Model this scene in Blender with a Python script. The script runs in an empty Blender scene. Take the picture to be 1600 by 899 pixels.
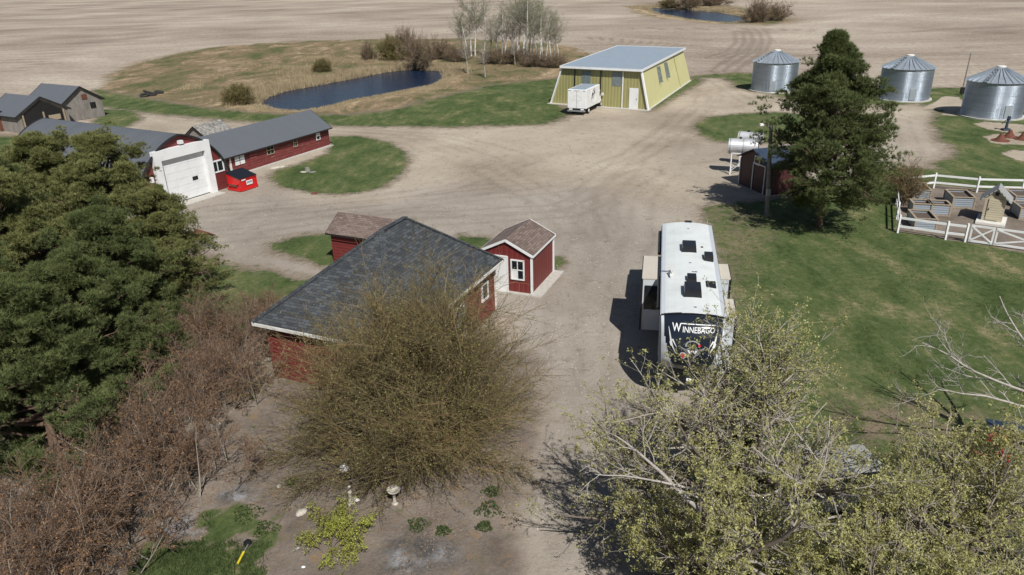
import bpy, math, random
import numpy as np
from mathutils import Vector, Matrix
sc = bpy.context.scene
C = sc.collection
R = math.radians

# ------------------------------------------------------------------ camera, sky, sun, exposure
F, TH, PH, H = 1150., R(23.3), R(1.5), 16.
_fw = np.array([0, math.cos(TH), -math.sin(TH)])
_u0 = np.array([0, math.sin(TH), math.cos(TH)])
_r0 = np.array([1., 0, 0])
_rt = math.cos(PH)*_r0 - math.sin(PH)*_u0
_up = math.cos(PH)*_u0 + math.sin(PH)*_r0
cam = bpy.data.cameras.new('camera')
camo = bpy.data.objects.new('camera', cam)
C.objects.link(camo)
cam.sensor_width = 36
cam.lens = F/1600*36
cam.clip_start = .5
cam.clip_end = 9000
camo.matrix_world = Matrix(((_rt[0], _up[0], -_fw[0], 0), (_rt[1], _up[1], -_fw[1], 0), (_rt[2], _up[2], -_fw[2], H), (0, 0, 0, 1)))
sc.camera = camo

K = np.array([-.27, .84])                 # shadow of a one metre post
SUN = Vector((.27, -.84, 1)).normalized()
w = bpy.data.worlds.new('World')
sc.world = w
w.use_nodes = True
nt = w.node_tree
sky = nt.nodes.new('ShaderNodeTexSky')
sky.sky_type = 'NISHITA'
sky.sun_disc = False
sky.sun_elevation = math.asin(SUN.z)
sky.sun_rotation = math.atan2(SUN.x, SUN.y)
sky.altitude = 500
bg = nt.nodes['Background']
bg.inputs[1].default_value = .055
nt.links.new(sky.outputs[0], bg.inputs[0])
sl = bpy.data.lights.new('sun', 'SUN')
sl.energy = 5.0
sl.angle = R(.5)
sl.color = (1, .965, .91)
so = bpy.data.objects.new('sun', sl)
C.objects.link(so)
so.rotation_euler = SUN.to_track_quat('Z', 'Y').to_euler()
sc.view_settings.view_transform = 'Standard'
sc.view_settings.look = 'None'
sc.view_settings.gamma = 1
sc.view_settings.use_curve_mapping = False
sc.view_settings.exposure = .12
sc.cycles.max_bounces = 5
sc.cycles.diffuse_bounces = 2
sc.cycles.transparent_max_bounces = 6


def at(x, y, z=0.):
    """world x, y of the photograph's point (x, y) for a thing z metres above the ground"""
    d = _fw + _rt*(x-800)/F - _up*(y-449.5)/F
    t = (z-H)/d[2]
    return np.array([d[0]*t, d[1]*t])


# ------------------------------------------------------------------ mesh helpers
class MB:
    def __init__(s):
        s.v, s.f, s.m = [], [], []

    def poly(s, pts, m=0):
        n = len(s.v)
        s.v += [tuple(map(float, p)) for p in pts]
        s.f.append(tuple(range(n, n+len(pts))))
        s.m.append(m)
        return s

    def box(s, c, size, ax=(1, 0, 0), az=(0, 0, 1), m=0):
        ax, az = Vector(ax).normalized(), Vector(az).normalized()
        ay = az.cross(ax)
        c = Vector(c)
        n = len(s.v)
        for k in (-.5, .5):
            for j in (-.5, .5):
                for i in (-.5, .5):
                    s.v.append(tuple(c + ax*i*size[0] + ay*j*size[1] + az*k*size[2]))
        for q in ((0, 2, 3, 1), (4, 5, 7, 6), (0, 1, 5, 4), (2, 6, 7, 3), (0, 4, 6, 2), (1, 3, 7, 5)):
            s.f.append(tuple(n+i for i in q))
            s.m.append(m)
        return s

    def bar(s, p0, p1, wx, wy=None, up=(0, 0, 1), m=0):
        p0, p1 = Vector(p0), Vector(p1)
        d = (p1-p0)
        a = d.normalized()
        u = Vector(up)
        if abs(a.dot(u)) > .98:
            u = Vector((0, 1, 0))
        az = (u - a*u.dot(a)).normalized()
        return s.box((p0+p1)/2, (d.length, wx, wy or wx), a, az, m)

    def prism(s, prof, axis0, axis1, m=0, capm=None):
        """prof: list of 3D points (a planar ring); swept by the vector axis1-axis0"""
        d = Vector(axis1)-Vector(axis0)
        n = len(s.v)
        k = len(prof)
        s.v += [tuple(Vector(p)) for p in prof] + [tuple(Vector(p)+d) for p in prof]
        for i in range(k):
            j = (i+1) % k
            s.f.append((n+i, n+j, n+k+j, n+k+i))
            s.m.append(m)
        s.f.append(tuple(n+i for i in reversed(range(k))))
        s.f.append(tuple(n+k+i for i in range(k)))
        s.m += [m if capm is None else capm]*2
        return s

    def tube(s, p0, p1, r0, r1=None, n=12, cap=True, m=0):
        p0, p1 = Vector(p0), Vector(p1)
        r1 = r0 if r1 is None else r1
        a = (p1-p0).normalized()
        u = a.orthogonal().normalized()
        v = a.cross(u)
        k = len(s.v)
        for p, r in ((p0, r0), (p1, r1)):
            for i in range(n):
                t = 2*math.pi*i/n
                s.v.append(tuple(p+u*math.cos(t)*r+v*math.sin(t)*r))
        for i in range(n):
            j = (i+1) % n
            s.f.append((k+i, k+j, k+n+j, k+n+i))
            s.m.append(m)
        if cap:
            s.f.append(tuple(k+i for i in reversed(range(n))))
            s.f.append(tuple(k+n+i for i in range(n)))
            s.m += [m, m]
        return s

    def lathe(s, prof, n=24, c=(0, 0, 0), sx=1, sy=1, m=0):
        k = len(s.v)
        for r, z in prof:
            for i in range(n):
                t = 2*math.pi*i/n
                s.v.append((c[0]+r*math.cos(t)*sx, c[1]+r*math.sin(t)*sy, c[2]+z))
        for a in range(len(prof)-1):
            for i in range(n):
                j = (i+1) % n
                s.f.append((k+a*n+i, k+a*n+j, k+(a+1)*n+j, k+(a+1)*n+i))
                s.m.append(m)
        return s

    def build(s, name, mats, parent=None, smooth=False, bevel=0, kind=None):
        me = bpy.data.meshes.new(name)
        me.from_pydata(s.v, [], s.f)
        if not isinstance(mats, (list, tuple)):
            mats = [mats]
        for m in mats:
            me.materials.append(m)
        me.polygons.foreach_set('material_index', s.m)
        if smooth:
            me.polygons.foreach_set('use_smooth', [True]*len(s.f))
        # planar uv in metres on every face: u level, v up the slope
        uv = me.uv_layers.new(name='UVMap').data
        for p in me.polygons:
            nz = p.normal
            u = Vector((0, 0, 1)).cross(nz)
            u = Vector((1, 0, 0)) if u.length < .05 else u.normalized()
            v = nz.cross(u)
            for li in p.loop_indices:
                co = me.vertices[me.loops[li].vertex_index].co
                uv[li].uv = (co.dot(u), co.dot(v))
        o = bpy.data.objects.new(name, me)
        C.objects.link(o)
        if parent:
            o.parent = parent
        if bevel:
            b = o.modifiers.new('bevel', 'BEVEL')
            b.width = bevel
            b.segments = 2
            b.limit_method = 'ANGLE'
        if kind:
            o['kind'] = kind
        return o


def tag(o, label=None, cat=None, group=None, kind=None):
    for k, v in (('label', label), ('category', cat), ('group', group), ('kind', kind)):
        if v:
            o[k] = v
    return o


def thing(name, loc, rz, label, cat, group=None):
    o = bpy.data.objects.new(name, None)
    C.objects.link(o)
    o.empty_display_size = .3
    o.location = (float(loc[0]), float(loc[1]), float(loc[2]) if len(loc) > 2 else 0)
    o.rotation_euler = (0, 0, rz)
    return tag(o, label, cat, group)


def copy_tree(o, loc=None, rz=None, scale=None, label=None, parent=None, drop=()):
    c = o.copy()
    C.objects.link(c)
    if parent:
        c.parent = parent
    if loc is not None:
        c.location = (float(loc[0]), float(loc[1]), float(loc[2]) if len(loc) > 2 else 0)
    if rz is not None:
        c.rotation_euler = (0, 0, rz)
    if scale is not None:
        c.scale = scale if hasattr(scale, '__len__') else (scale,)*3
    if label:
        c['label'] = label
    for ch in list(o.children):
        copy_tree(ch, parent=c)
    return c


def npmesh(name, V, Fc, mats, parent=None, smooth=False, mi=None):
    """fast mesh from arrays; Fc is (n, 3) or (n, 4)"""
    me = bpy.data.meshes.new(name)
    V = np.asarray(V, dtype=np.float32)
    Fc = np.asarray(Fc, dtype=np.int32)
    n, k = Fc.shape
    me.vertices.add(len(V))
    me.vertices.foreach_set('co', V.ravel())
    me.loops.add(n*k)
    me.loops.foreach_set('vertex_index', Fc.ravel())
    me.polygons.add(n)
    me.polygons.foreach_set('loop_start', np.arange(0, n*k, k, dtype=np.int32))
    if smooth:
        me.polygons.foreach_set('use_smooth', np.ones(n, dtype=bool))
    for m in (mats if isinstance(mats, (list, tuple)) else [mats]):
        me.materials.append(m)
    if mi is not None:
        me.polygons.foreach_set('material_index', np.asarray(mi, dtype=np.int32))
    me.update(calc_edges=True)
    o = bpy.data.objects.new(name, me)
    C.objects.link(o)
    if parent:
        o.parent = parent
    return o


# ------------------------------------------------------------------ materials
def new_mat(name):
    m = bpy.data.materials.new(name)
    m.use_nodes = True
    return m, m.node_tree, m.node_tree.nodes['Principled BSDF']


def N(nt, t, **kw):
    n = nt.nodes.new('ShaderNode'+t)
    for k, v in kw.items():
        if k in n.inputs:
            n.inputs[k].default_value = v
        else:
            setattr(n, k, v)
    return n


def col4(c):
    return (c[0], c[1], c[2], 1)


def mixc(nt, fac, a, b, mode='MIX'):
    n = nt.nodes.new('ShaderNodeMix')
    n.data_type = 'RGBA'
    n.blend_type = mode
    for i, v in ((0, fac), (6, a), (7, b)):
        if isinstance(v, (int, float)):
            n.inputs[i].default_value = v
        elif isinstance(v, tuple):
            n.inputs[i].default_value = col4(v)
        else:
            nt.links.new(v, n.inputs[i])
    return n.outputs[2]


def ramp(nt, src, stops):
    n = nt.nodes.new('ShaderNodeValToRGB')
    e = n.color_ramp.elements
    while len(e) < len(stops):
        e.new(.5)
    for i, (p, c) in enumerate(stops):
        e[i].position = p
        e[i].color = col4(c) if hasattr(c, '__len__') else (c, c, c, 1)
    nt.links.new(src, n.inputs[0])
    return n.outputs[0]


def noise(nt, vec, scale, detail=4, rough=.55, dist=0.):
    n = nt.nodes.new('ShaderNodeTexNoise')
    n.inputs['Scale'].default_value = scale
    n.inputs['Detail'].default_value = detail
    n.inputs['Roughness'].default_value = rough
    n.inputs['Distortion'].default_value = dist
    if vec is not None:
        nt.links.new(vec, n.inputs['Vector'])
    return n.outputs[0]


def mapping(nt, vec, scale=(1, 1, 1), rot=0, loc=(0, 0, 0)):
    n = nt.nodes.new('ShaderNodeMapping')
    n.inputs['Scale'].default_value = scale
    n.inputs['Rotation'].default_value = (0, 0, rot)
    n.inputs['Location'].default_value = loc
    nt.links.new(vec, n.inputs[0])
    return n.outputs[0]


def mmath(nt, op, a, b=0., clamp=False):
    n = nt.nodes.new('ShaderNodeMath')
    n.operation = op
    n.use_clamp = clamp
    for i, v in ((0, a), (1, b)):
        if isinstance(v, (int, float)):
            n.inputs[i].default_value = v
        else:
            nt.links.new(v, n.inputs[i])
    return n.outputs[0]


def bump(nt, h, bsdf, strength=.4, dist=.02):
    n = nt.nodes.new('ShaderNodeBump')
    n.inputs['Strength'].default_value = strength
    n.inputs['Distance'].default_value = dist
    nt.links.new(h, n.inputs['Height'])
    nt.links.new(n.outputs[0], bsdf.inputs['Normal'])


def plain(name, c, rough=.6, metal=0., var=.25, scale=3., coat=0., spec=None):
    """a painted / worn surface with soft mottling"""
    m, nt, b = new_mat(name)
    tc = N(nt, 'TexCoord').outputs['Object']
    n1 = noise(nt, tc, scale, 5, .6)
    c2 = tuple(x*(1-var) for x in c)
    c3 = tuple(min(1, x*(1+var*.6)) for x in c)
    nt.links.new(ramp(nt, n1, [(.3, c2), (.5, c), (.72, c3)]), b.inputs['Base Color'])
    b.inputs['Roughness'].default_value = rough
    b.inputs['Metallic'].default_value = metal
    b.inputs['Coat Weight'].default_value = coat
    return m


def shingle(name, cols, sx=.33, sy=.14, rough=.9):
    m, nt, b = new_mat(name)
    uv = N(nt, 'TexCoord').outputs['UV']
    br = N(nt, 'TexBrick')
    nt.links.new(uv, br.inputs['Vector'])
    br.offset = .5
    br.inputs['Scale'].default_value = 1
    br.inputs['Brick Width'].default_value = sx
    br.inputs['Row Height'].default_value = sy
    br.inputs['Mortar Size'].default_value = .008
    br.inputs['Color1'].default_value = (0, 0, 0, 1)
    br.inputs['Color2'].default_value = (1, 1, 1, 1)
    br.inputs['Mortar'].default_value = (.0, .0, .0, 1)
    n1 = noise(nt, uv, .5, 5, .65)
    n2 = noise(nt, mapping(nt, uv, (4, 9, 1)), 1., 2, .5)
    f = mmath(nt, 'ADD', mmath(nt, 'MULTIPLY', br.outputs[0], .45), mmath(nt, 'MULTIPLY', mmath(nt, 'ADD', n1, n2), .33))
    cc = ramp(nt, f, [(.15, cols[0]), (.45, cols[1]), (.85, cols[2])])
    nt.links.new(mixc(nt, mmath(nt, 'MULTIPLY', br.outputs['Fac'], .7), cc, tuple(x*.35 for x in cols[0])), b.inputs['Base Color'])
    b.inputs['Roughness'].default_value = rough
    bump(nt, mmath(nt, 'ADD', mmath(nt, 'MULTIPLY', br.outputs['Fac'], -1), f), b, .6, .012)
    return m


def ribbed(name, c, period=.25, along='u', rough=.5, metal=0., depth=.02, var=.15, dark=.75, sharp=False, stain=None):
    """corrugated metal (along u) or lapped boards (along v)"""
    m, nt, b = new_mat(name)
    uv = N(nt, 'TexCoord').outputs['UV']
    sp = N(nt, 'SeparateXYZ')
    nt.links.new(uv, sp.inputs[0])
    s = sp.outputs[0] if along == 'u' else sp.outputs[1]
    if sharp:
        h = mmath(nt, 'FRACT', mmath(nt, 'DIVIDE', s, period))
        edge = mmath(nt, 'LESS_THAN', h, .14)
        hh = mmath(nt, 'SUBTRACT', 1., h)
    else:
        h = mmath(nt, 'SINE', mmath(nt, 'MULTIPLY', s, 2*math.pi/period))
        edge = mmath(nt, 'LESS_THAN', h, -.6)
        hh = h
    sc_ = (1.2, .25, 1) if along == 'v' else (.8, .25, 1)
    if along == 'v':
        sc_ = (.35, 3., 1)
    n1 = noise(nt, mapping(nt, uv, sc_), 1.6, 6, .65)
    c1 = ramp(nt, n1, [(.3, tuple(x*(1-var) for x in c)), (.7, tuple(min(1, x*(1+var)) for x in c))])
    if stain:
        n3 = noise(nt, mapping(nt, uv, (.6, 2.2, 1)), 2.4, 6, .7)
        c1 = mixc(nt, ramp(nt, n3, [(.56, 0.), (.7, .8)]), c1, stain)
    nt.links.new(mixc(nt, mmath(nt, 'MULTIPLY', edge, 1-dark), c1, (0, 0, 0)), b.inputs['Base Color'])
    b.inputs['Roughness'].default_value = rough
    b.inputs['Metallic'].default_value = metal
    bump(nt, hh, b, .8, depth)
    return m


def leafmat(name, c1, c2, c3=None, scale=.9, trans=.35, rough=.6):
    m, nt, b = new_mat(name)
    g = N(nt, 'NewGeometry')
    tc = N(nt, 'TexCoord').outputs['Object']
    n1 = noise(nt, tc, scale, 3, .6)
    rnd = g.outputs['Random Per Island']
    f = mmath(nt, 'ADD', mmath(nt, 'MULTIPLY', n1, .6), mmath(nt, 'MULTIPLY', rnd, .4))
    stops = [(.3, c1), (.62, c2)] + ([(.8, c3)] if c3 else [])
    cc = ramp(nt, f, stops)
    nt.links.new(cc, b.inputs['Base Color'])
    b.inputs['Roughness'].default_value = rough
    b.inputs['Specular IOR Level'].default_value = .25
    tr = N(nt, 'BsdfTranslucent')
    nt.links.new(cc, tr.inputs[0])
    mx = N(nt, 'MixShader')
    mx.inputs[0].default_value = trans
    nt.links.new(b.outputs[0], mx.inputs[1])
    nt.links.new(tr.outputs[0], mx.inputs[2])
    nt.links.new(mx.outputs[0], nt.nodes['Material Output'].inputs[0])
    return m


M = {}
M['white'] = plain('white_paint', (.69, .70, .70), .5, var=.09, scale=1.5)
M['white_gloss'] = plain('white_gelcoat', (.80, .81, .82), .3, var=.04, coat=.3)
M['offwhite'] = plain('offwhite_trim', (.62, .61, .57), .6, var=.15)
M['black'] = plain('black_plastic', (.012, .012, .014), .35, var=.3)
M['rubber'] = plain('tyre_rubber', (.02, .02, .02), .85, var=.3, scale=12)
M['chrome'] = plain('bright_metal', (.7, .7, .72), .25, 1., var=.1)
M['tank'] = plain('dull_silver_tank', (.62, .63, .64), .42, .45, var=.2, scale=2)
M['steel'] = plain('grey_steel', (.33, .34, .35), .5, .5, var=.25)
M['glass'] = plain('window_glass', (.012, .016, .02), .06, var=.3)
M['sky_panel'] = plain('clear_panel', (.15, .18, .185), .35, var=.3)
M['red_siding'] = ribbed('red_lap_siding', (.155, .024, .023), .2, 'v', .6, depth=.015, sharp=True, var=.15, dark=.55)
M['red_worn'] = ribbed('weathered_red_boards', (.16, .03, .027), .24, 'v', .75, depth=.02, sharp=True, var=.25, dark=.5, stain=(.24, .15, .13))
M['red_panel'] = ribbed('red_sheet_wall', (.15, .022, .02), .3, 'u', .6, depth=.006, var=.1, dark=.8)
M['maroon'] = ribbed('maroon_boards', (.05, .012, .012), .3, 'u', .6, depth=.006, var=.15, dark=.8)
M['metal_roof'] = ribbed('charcoal_metal_roof', (.125, .135, .15), .23, 'u', .45, .1, depth=.012, var=.05, dark=.85)
M['black_trim'] = plain('black_trim', (.02, .02, .022), .5, var=.2)
M['hip_shingle'] = shingle('slate_blue_shingles', ((.019, .022, .025), (.035, .040, .045), (.075, .085, .094)))
M['brown_shingle'] = shingle('brown_shingles', ((.085, .058, .048), (.135, .098, .082), (.21, .165, .14)), .3, .14)
M['old_shingle'] = shingle('grey_cedar_shingles', ((.06, .058, .055), (.22, .21, .19), (.42, .40, .37)), .16, .2)
M['old_wood'] = ribbed('grey_weathered_boards', (.22, .2, .18), .18, 'u', .9, depth=.015, sharp=True, var=.35, dark=.4)
M['wood'] = plain('new_lumber', (.30, .24, .17), .8, var=.3, scale=8)
M['cream_wood'] = ribbed('cream_boards', (.47, .42, .30), .15, 'v', .7, depth=.008, sharp=True, var=.1, dark=.6)
M['conc'] = plain('concrete', (.42, .40, .36), .9, var=.2, scale=4)
M['olive_door'] = ribbed('olive_ribbed_steel', (.30, .28, .12), .42, 'u', .5, depth=.012, var=.06, dark=.8)
M['yellow_wall'] = ribbed('pale_yellow_steel', (.50, .475, .235), .3, 'u', .5, depth=.008, var=.05, dark=.93)
M['steel_roof'] = ribbed('pale_steel_roof', (.30, .36, .42), .4, 'u', .5, .1, depth=.01, var=.06, dark=.93)
M['red_paint'] = plain('bright_red_paint', (.52, .012, .012), .4, var=.15, coat=.2)
M['rust'] = plain('rusty_iron', (.13, .045, .025), .85, var=.4, scale=9)
M['soil'] = plain('dark_soil', (.09, .07, .055), 1, var=.35, scale=6)
M['tan_roof'] = plain('tan_membrane', (.50, .46, .39), .6, var=.06)
M['rv_roof'] = plain('pale_membrane', (.62, .65, .64), .45, var=.10, scale=1.2)
M['rv_dark'] = plain('navy_gelcoat', (.012, .016, .026), .18, var=.1, coat=.5)
M['rv_side'] = plain('silver_side', (.50, .53, .56), .3, var=.05, coat=.2)
M['stone'] = plain('pale_stone', (.42, .39, .33), .9, var=.35, scale=10)
M['stone_dark'] = plain('grey_stone', (.2, .19, .17), .9, var=.4, scale=10)
M['yellow'] = plain('yellow_paint', (.62, .5, .03), .5, var=.1)
M['silver_paint'] = plain('dull_silver_paint', (.36, .36, .34), .4, .2, var=.2, coat=.2)
M['bluegrey'] = plain('blue_grey_paint', (.03, .045, .075), .5, var=.3)
M['pole'] = plain('weathered_pole', (.19, .18, .165), .9, var=.4, scale=5)
M['bark'] = plain('grey_brown_bark', (.14, .115, .09), .95, var=.4, scale=14)
M['pine_bark'] = plain('orange_brown_bark', (.12, .075, .052), .95, var=.4, scale=9)
M['deadwood'] = plain('bleached_dead_wood', (.34, .31, .28), .9, var=.35, scale=8)
M['white_bark'] = plain('white_birch_bark', (.56, .55, .50), .8, var=.45, scale=4)
M['twig_brown'] = leafmat('brown_twigs', (.085, .068, .038), (.21, .165, .082), (.36, .23, .12), scale=.4, trans=0)
M['twig_lilac'] = leafmat('lilac_twigs', (.105, .075, .056), (.225, .16, .118), (.34, .25, .185), scale=.5, trans=0)
M['twig_grey'] = leafmat('grey_twigs', (.19, .17, .14), (.34, .31, .26), scale=.8, trans=0)
M['bud_brown'] = leafmat('rusty_buds', (.17, .09, .04), (.30, .17, .08), scale=.8, trans=.2)
M['bud_olive'] = leafmat('olive_buds', (.13, .125, .04), (.23, .215, .075), scale=.8, trans=.2)
M['leaf_spring'] = leafmat('spring_leaves', (.25, .245, .085), (.43, .42, .17), (.60, .58, .29), scale=.9)
M['leaf_aspen'] = leafmat('aspen_leaves', (.17, .19, .10), (.28, .30, .16), scale=.5)
M['leaf_lime'] = leafmat('lime_leaves', (.25, .28, .045), (.43, .46, .10), scale=3)
M['leaf_weed'] = leafmat('weed_leaves', (.045, .072, .024), (.095, .125, .045), scale=4)
M['stones'] = leafmat('stone_bits', (.16, .14, .12), (.42, .38, .33), scale=5, trans=0, rough=.9)
M['lawn_blade'] = leafmat('lawn_blades', (.07, .10, .03), (.14, .16, .055), (.28, .25, .12), scale=.3, trans=.5)
M['litter'] = leafmat('dead_leaves', (.15, .11, .08), (.24, .18, .125), scale=.8, trans=.1)
M['needle'] = leafmat('pine_needles', (.06, .082, .03), (.14, .17, .06), (.28, .29, .115), scale=.7, trans=.25)
M['needle_olive'] = leafmat('olive_pine_needles', (.11, .12, .042), (.225, .235, .085), (.38, .37, .16), scale=.7, trans=.25)
M['straw'] = leafmat('dry_straw', (.26, .205, .125), (.44, .36, .23), scale=.12, trans=.2)


def galv(name):
    m, nt, b = new_mat(name)
    uv = N(nt, 'TexCoord').outputs['UV']
    br = N(nt, 'TexBrick')
    nt.links.new(uv, br.inputs['Vector'])
    br.inputs['Scale'].default_value = 1
    br.inputs['Brick Width'].default_value = 2.6
    br.inputs['Row Height'].default_value = .82
    br.inputs['Mortar Size'].default_value = .012
    br.inputs['Color1'].default_value = (.38, .45, .54, 1)
    br.inputs['Color2'].default_value = (.50, .57, .65, 1)
    br.inputs['Mortar'].default_value = (.2, .22, .24, 1)
    n1 = noise(nt, mapping(nt, uv, (.5, 3, 1)), 1.5, 5, .6)
    nt.links.new(mixc(nt, .35, br.outputs[0], ramp(nt, n1, [(.3, (.30, .36, .43)), (.7, (.6, .66, .73))])), b.inputs['Base Color'])
    b.inputs['Metallic'].default_value = .92
    b.inputs['Roughness'].default_value = .36
    sp = N(nt, 'SeparateXYZ')
    nt.links.new(uv, sp.inputs[0])
    bump(nt, mmath(nt, 'SINE', mmath(nt, 'MULTIPLY', sp.outputs[1], 2*math.pi/.1)), b, 1., .02)
    return m


M['galv'] = galv('galvanised_steel')
M['galv_roof'] = plain('galvanised_roof', (.42, .47, .52), .45, .6, var=.12, scale=1.5)
M['corr'] = ribbed('corrugated_panel', (.30, .345, .39), .15, 'v', .5, .2, depth=.006, var=.1, dark=.75)
M['stripe_roof'] = ribbed('striped_small_roof', (.36, .36, .35), .2, 'u', .6, depth=.004, var=.1, dark=.12)


# ------------------------------------------------------------------ ground
def ipol(*pts, z=0.):
    return np.array([at(x, y, z) for x, y in pts])


def sdist(P, poly):
    """signed distance, positive inside, for points P (n, 2)"""
    n = len(poly)
    d2 = np.full(len(P), 1e18)
    ins = np.zeros(len(P), bool)
    x, y = P[:, 0], P[:, 1]
    for i in range(n):
        a, b = poly[i], poly[(i+1) % n]
        e = b-a
        wv = P-a
        t = np.clip((wv@e)/max(e@e, 1e-9), 0, 1)
        q = wv-t[:, None]*e
        d2 = np.minimum(d2, (q*q).sum(1))
        c = ((a[1] > y) != (b[1] > y)) & (x < (b[0]-a[0])*(y-a[1])/((b[1]-a[1]) or 1e-9)+a[0])
        ins ^= c
    return np.where(ins, 1, -1)*np.sqrt(d2)


def pdist(P, line):
    d2 = np.full(len(P), 1e18)
    for a, b in zip(line[:-1], line[1:]):
        e = b-a
        wv = P-a
        t = np.clip((wv@e)/max(e@e, 1e-9), 0, 1)
        q = wv-t[:, None]*e
        d2 = np.minimum(d2, (q*q).sum(1))
    return np.sqrt(d2)


def wob(P, s, seed):
    r = np.random.RandomState(seed)
    o = np.zeros(len(P))
    for k in range(5):
        a = r.rand()*6.283
        f = s*(1.7**k)
        o += np.sin(P[:, 0]*f*math.cos(a)+P[:, 1]*f*math.sin(a)+r.rand()*6.28 + 1.5*np.sin(P[:, 1]*f*.6+k))/(1.35**k)
    return o/2.4


def sstep(x):
    x = np.clip(x, 0, 1)
    return x*x*(3-2*x)


def grow_axis(lo, hi, step0, end, ratio):
    a = [hi]
    s = step0
    while a[-1] < end:
        s *= ratio
        a.append(a[-1]+s)
    return a[1:]


gx = list(np.arange(-66, 66.01, .33))
gx = [-v for v in reversed(grow_axis(0, 66, .4, 5000, 1.16))] + gx + grow_axis(0, 66, .4, 5000, 1.16)
gy = [-60, -30, -10, 2] + list(np.arange(8, 60, .25)) + list(np.arange(60, 150, .42)) + grow_axis(0, 150, .6, 6500, 1.07)
gx, gy = np.array(gx), np.array(gy)
GX, GY = np.meshgrid(gx, gy)
P = np.stack([GX.ravel(), GY.ravel()], 1)

pond_poly = ipol((402, 163), (418, 153), (440, 145), (500, 133), (560, 122), (600, 114), (650, 109), (692, 112), (698, 122), (676, 135), (630, 144), (585, 153), (545, 160), (508, 170), (470, 176), (430, 174), z=-.5)
pond2_poly = ipol((1006, 13), (1040, 13), (1085, 17), (1125, 20), (1160, 27), (1168, 34), (1135, 37), (1085, 33), (1030, 23), z=-.5)
meadow = ipol((170, 118), (200, 104), (250, 88), (330, 74), (440, 66), (560, 62), (700, 60), (790, 64), (880, 70), (930, 84), (930, 100), (900, 110), (885, 165), (880, 176), (860, 191), (800, 197), (700, 197), (600, 195), (510, 193), (420, 189), (330, 184), (260, 172), (200, 166), (150, 160), (160, 140))
bank2 = ipol((975, 10), (1080, 4), (1150, 10), (1190, 20), (1245, 34), (1200, 40), (1100, 37), (1010, 26))
strip = ipol((150, 141), (200, 150), (260, 160), (330, 170), (420, 179), (480, 181), (540, 181), (620, 171), (690, 152), (760, 136), (830, 127), (880, 122), (875, 165), (890, 180), (850, 193), (700, 199), (510, 195), (330, 186), (150, 166))
gravel = ipol((40, 250), (60, 225), (110, 180), (160, 165), (200, 165), (260, 173), (330, 186), (510, 195), (700, 199), (850, 193), (885, 178), (960, 166), (1015, 172), (1038, 162), (1060, 150), (1085, 136), (1100, 122), (1130, 120), (1160, 136), (1220, 152), (1300, 160), (1365, 163), (1440, 162), (1462, 172), (1475, 200), (1500, 240), (1470, 258), (1420, 256), (1375, 268), (1300, 300), (1180, 318), (1112, 322), (1108, 345), (1122, 400), (1140, 470), (1150, 560), (1120, 640), (1060, 700), (1040, 899), (1040, 1000), (790, 1000), (792, 890), (815, 780), (845, 690), (850, 600), (790, 500), (640, 470), (470, 440), (400, 424), (345, 405), (330, 400), (200, 400), (40, 330))
isleA = ipol((516, 214), (560, 213), (605, 222), (633, 238), (638, 256), (618, 279), (590, 295), (540, 304), (490, 301), (440, 291), (423, 279), (430, 268), (470, 256), (516, 240))
isleB = ipol((1088, 197), (1105, 184), (1160, 177), (1210, 176), (1300, 182), (1310, 210), (1260, 225), (1180, 224), (1120, 220), (1094, 210))
isleC = ipol((424, 380), (470, 368), (520, 366), (600, 380), (600, 430), (540, 415), (500, 413), (460, 402), (428, 392))
grassD = ipol((330, 412), (400, 424), (470, 442), (480, 500), (420, 520), (300, 560), (200, 520), (200, 420), (300, 400))
grassE = ipol((715, 369), (762, 370), (790, 390), (740, 400))
grassF = ipol((850, 400), (876, 402), (880, 412), (866, 424), (850, 430))
stripY = ipol((1014, 174), (1040, 160), (1080, 136), (1098, 126), (1090, 119), (1120, 116), (1125, 119), (1085, 122), (1060, 133), (1020, 160))
topgrass = ipol((1075, 121), (1150, 114), (1200, 116), (1300, 126), (1380, 140), (1500, 138), (1610, 142), (1640, 330), (1560, 290), (1500, 278), (1455, 268), (1470, 258), (1500, 246), (1480, 225), (1462, 190), (1470, 178), (1440, 162), (1365, 163), (1290, 160), (1215, 151), (1160, 138), (1135, 122))
lawn = ipol((1102, 322), (1180, 316), (1300, 300), (1375, 268), (1420, 262), (1470, 266), (1640, 290), (1750, 500), (1750, 1100), (1060, 1100), (1080, 740), (1130, 660), (1150, 590), (1152, 520), (1138, 460), (1122, 400), (1106, 350))
garden = ipol((1404, 362), (1400, 322), (1404, 292), (1470, 290), (1640, 306), (1660, 405), (1510, 380))
dirt = ipol((400, 600), (470, 580), (560, 560), (660, 540), (780, 520), (830, 560), (850, 640), (835, 740), (800, 850), (792, 1000), (-250, 1000), (-250, 800), (200, 760), (330, 690))
leftdark = ipol((-300, 340), (330, 395), (345, 480), (410, 600), (330, 720), (200, 820), (-300, 1000))
patchL = ipol((190, 899), (230, 868), (330, 845), (420, 850), (410, 905), (380, 960), (180, 960))
patchM = ipol((325, 805), (370, 795), (400, 798), (410, 825), (440, 838), (420, 850), (370, 835), (330, 830))
leftgreen = ipol((-80, 216), (50, 212), (66, 226), (50, 245), (20, 262), (-80, 270))
leftgreen2 = ipol((150, 172), (200, 172), (218, 178), (220, 188), (195, 198), (150, 205))
ringA = ipol((1518, 193), (1540, 190), (1600, 195), (1610, 203), (1585, 209), (1540, 202))
ringB = ipol((1535, 214), (1555, 209), (1620, 208), (1620, 227), (1570, 227), (1548, 223))
ringC = ipol((1562, 240), (1580, 234), (1620, 236), (1620, 256), (1585, 250))
padS = ipol((1476, 172), (1440, 170), (1476, 150), (1500, 152), (1510, 165), (1502, 182), (1470, 180))

cls = {}


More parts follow.
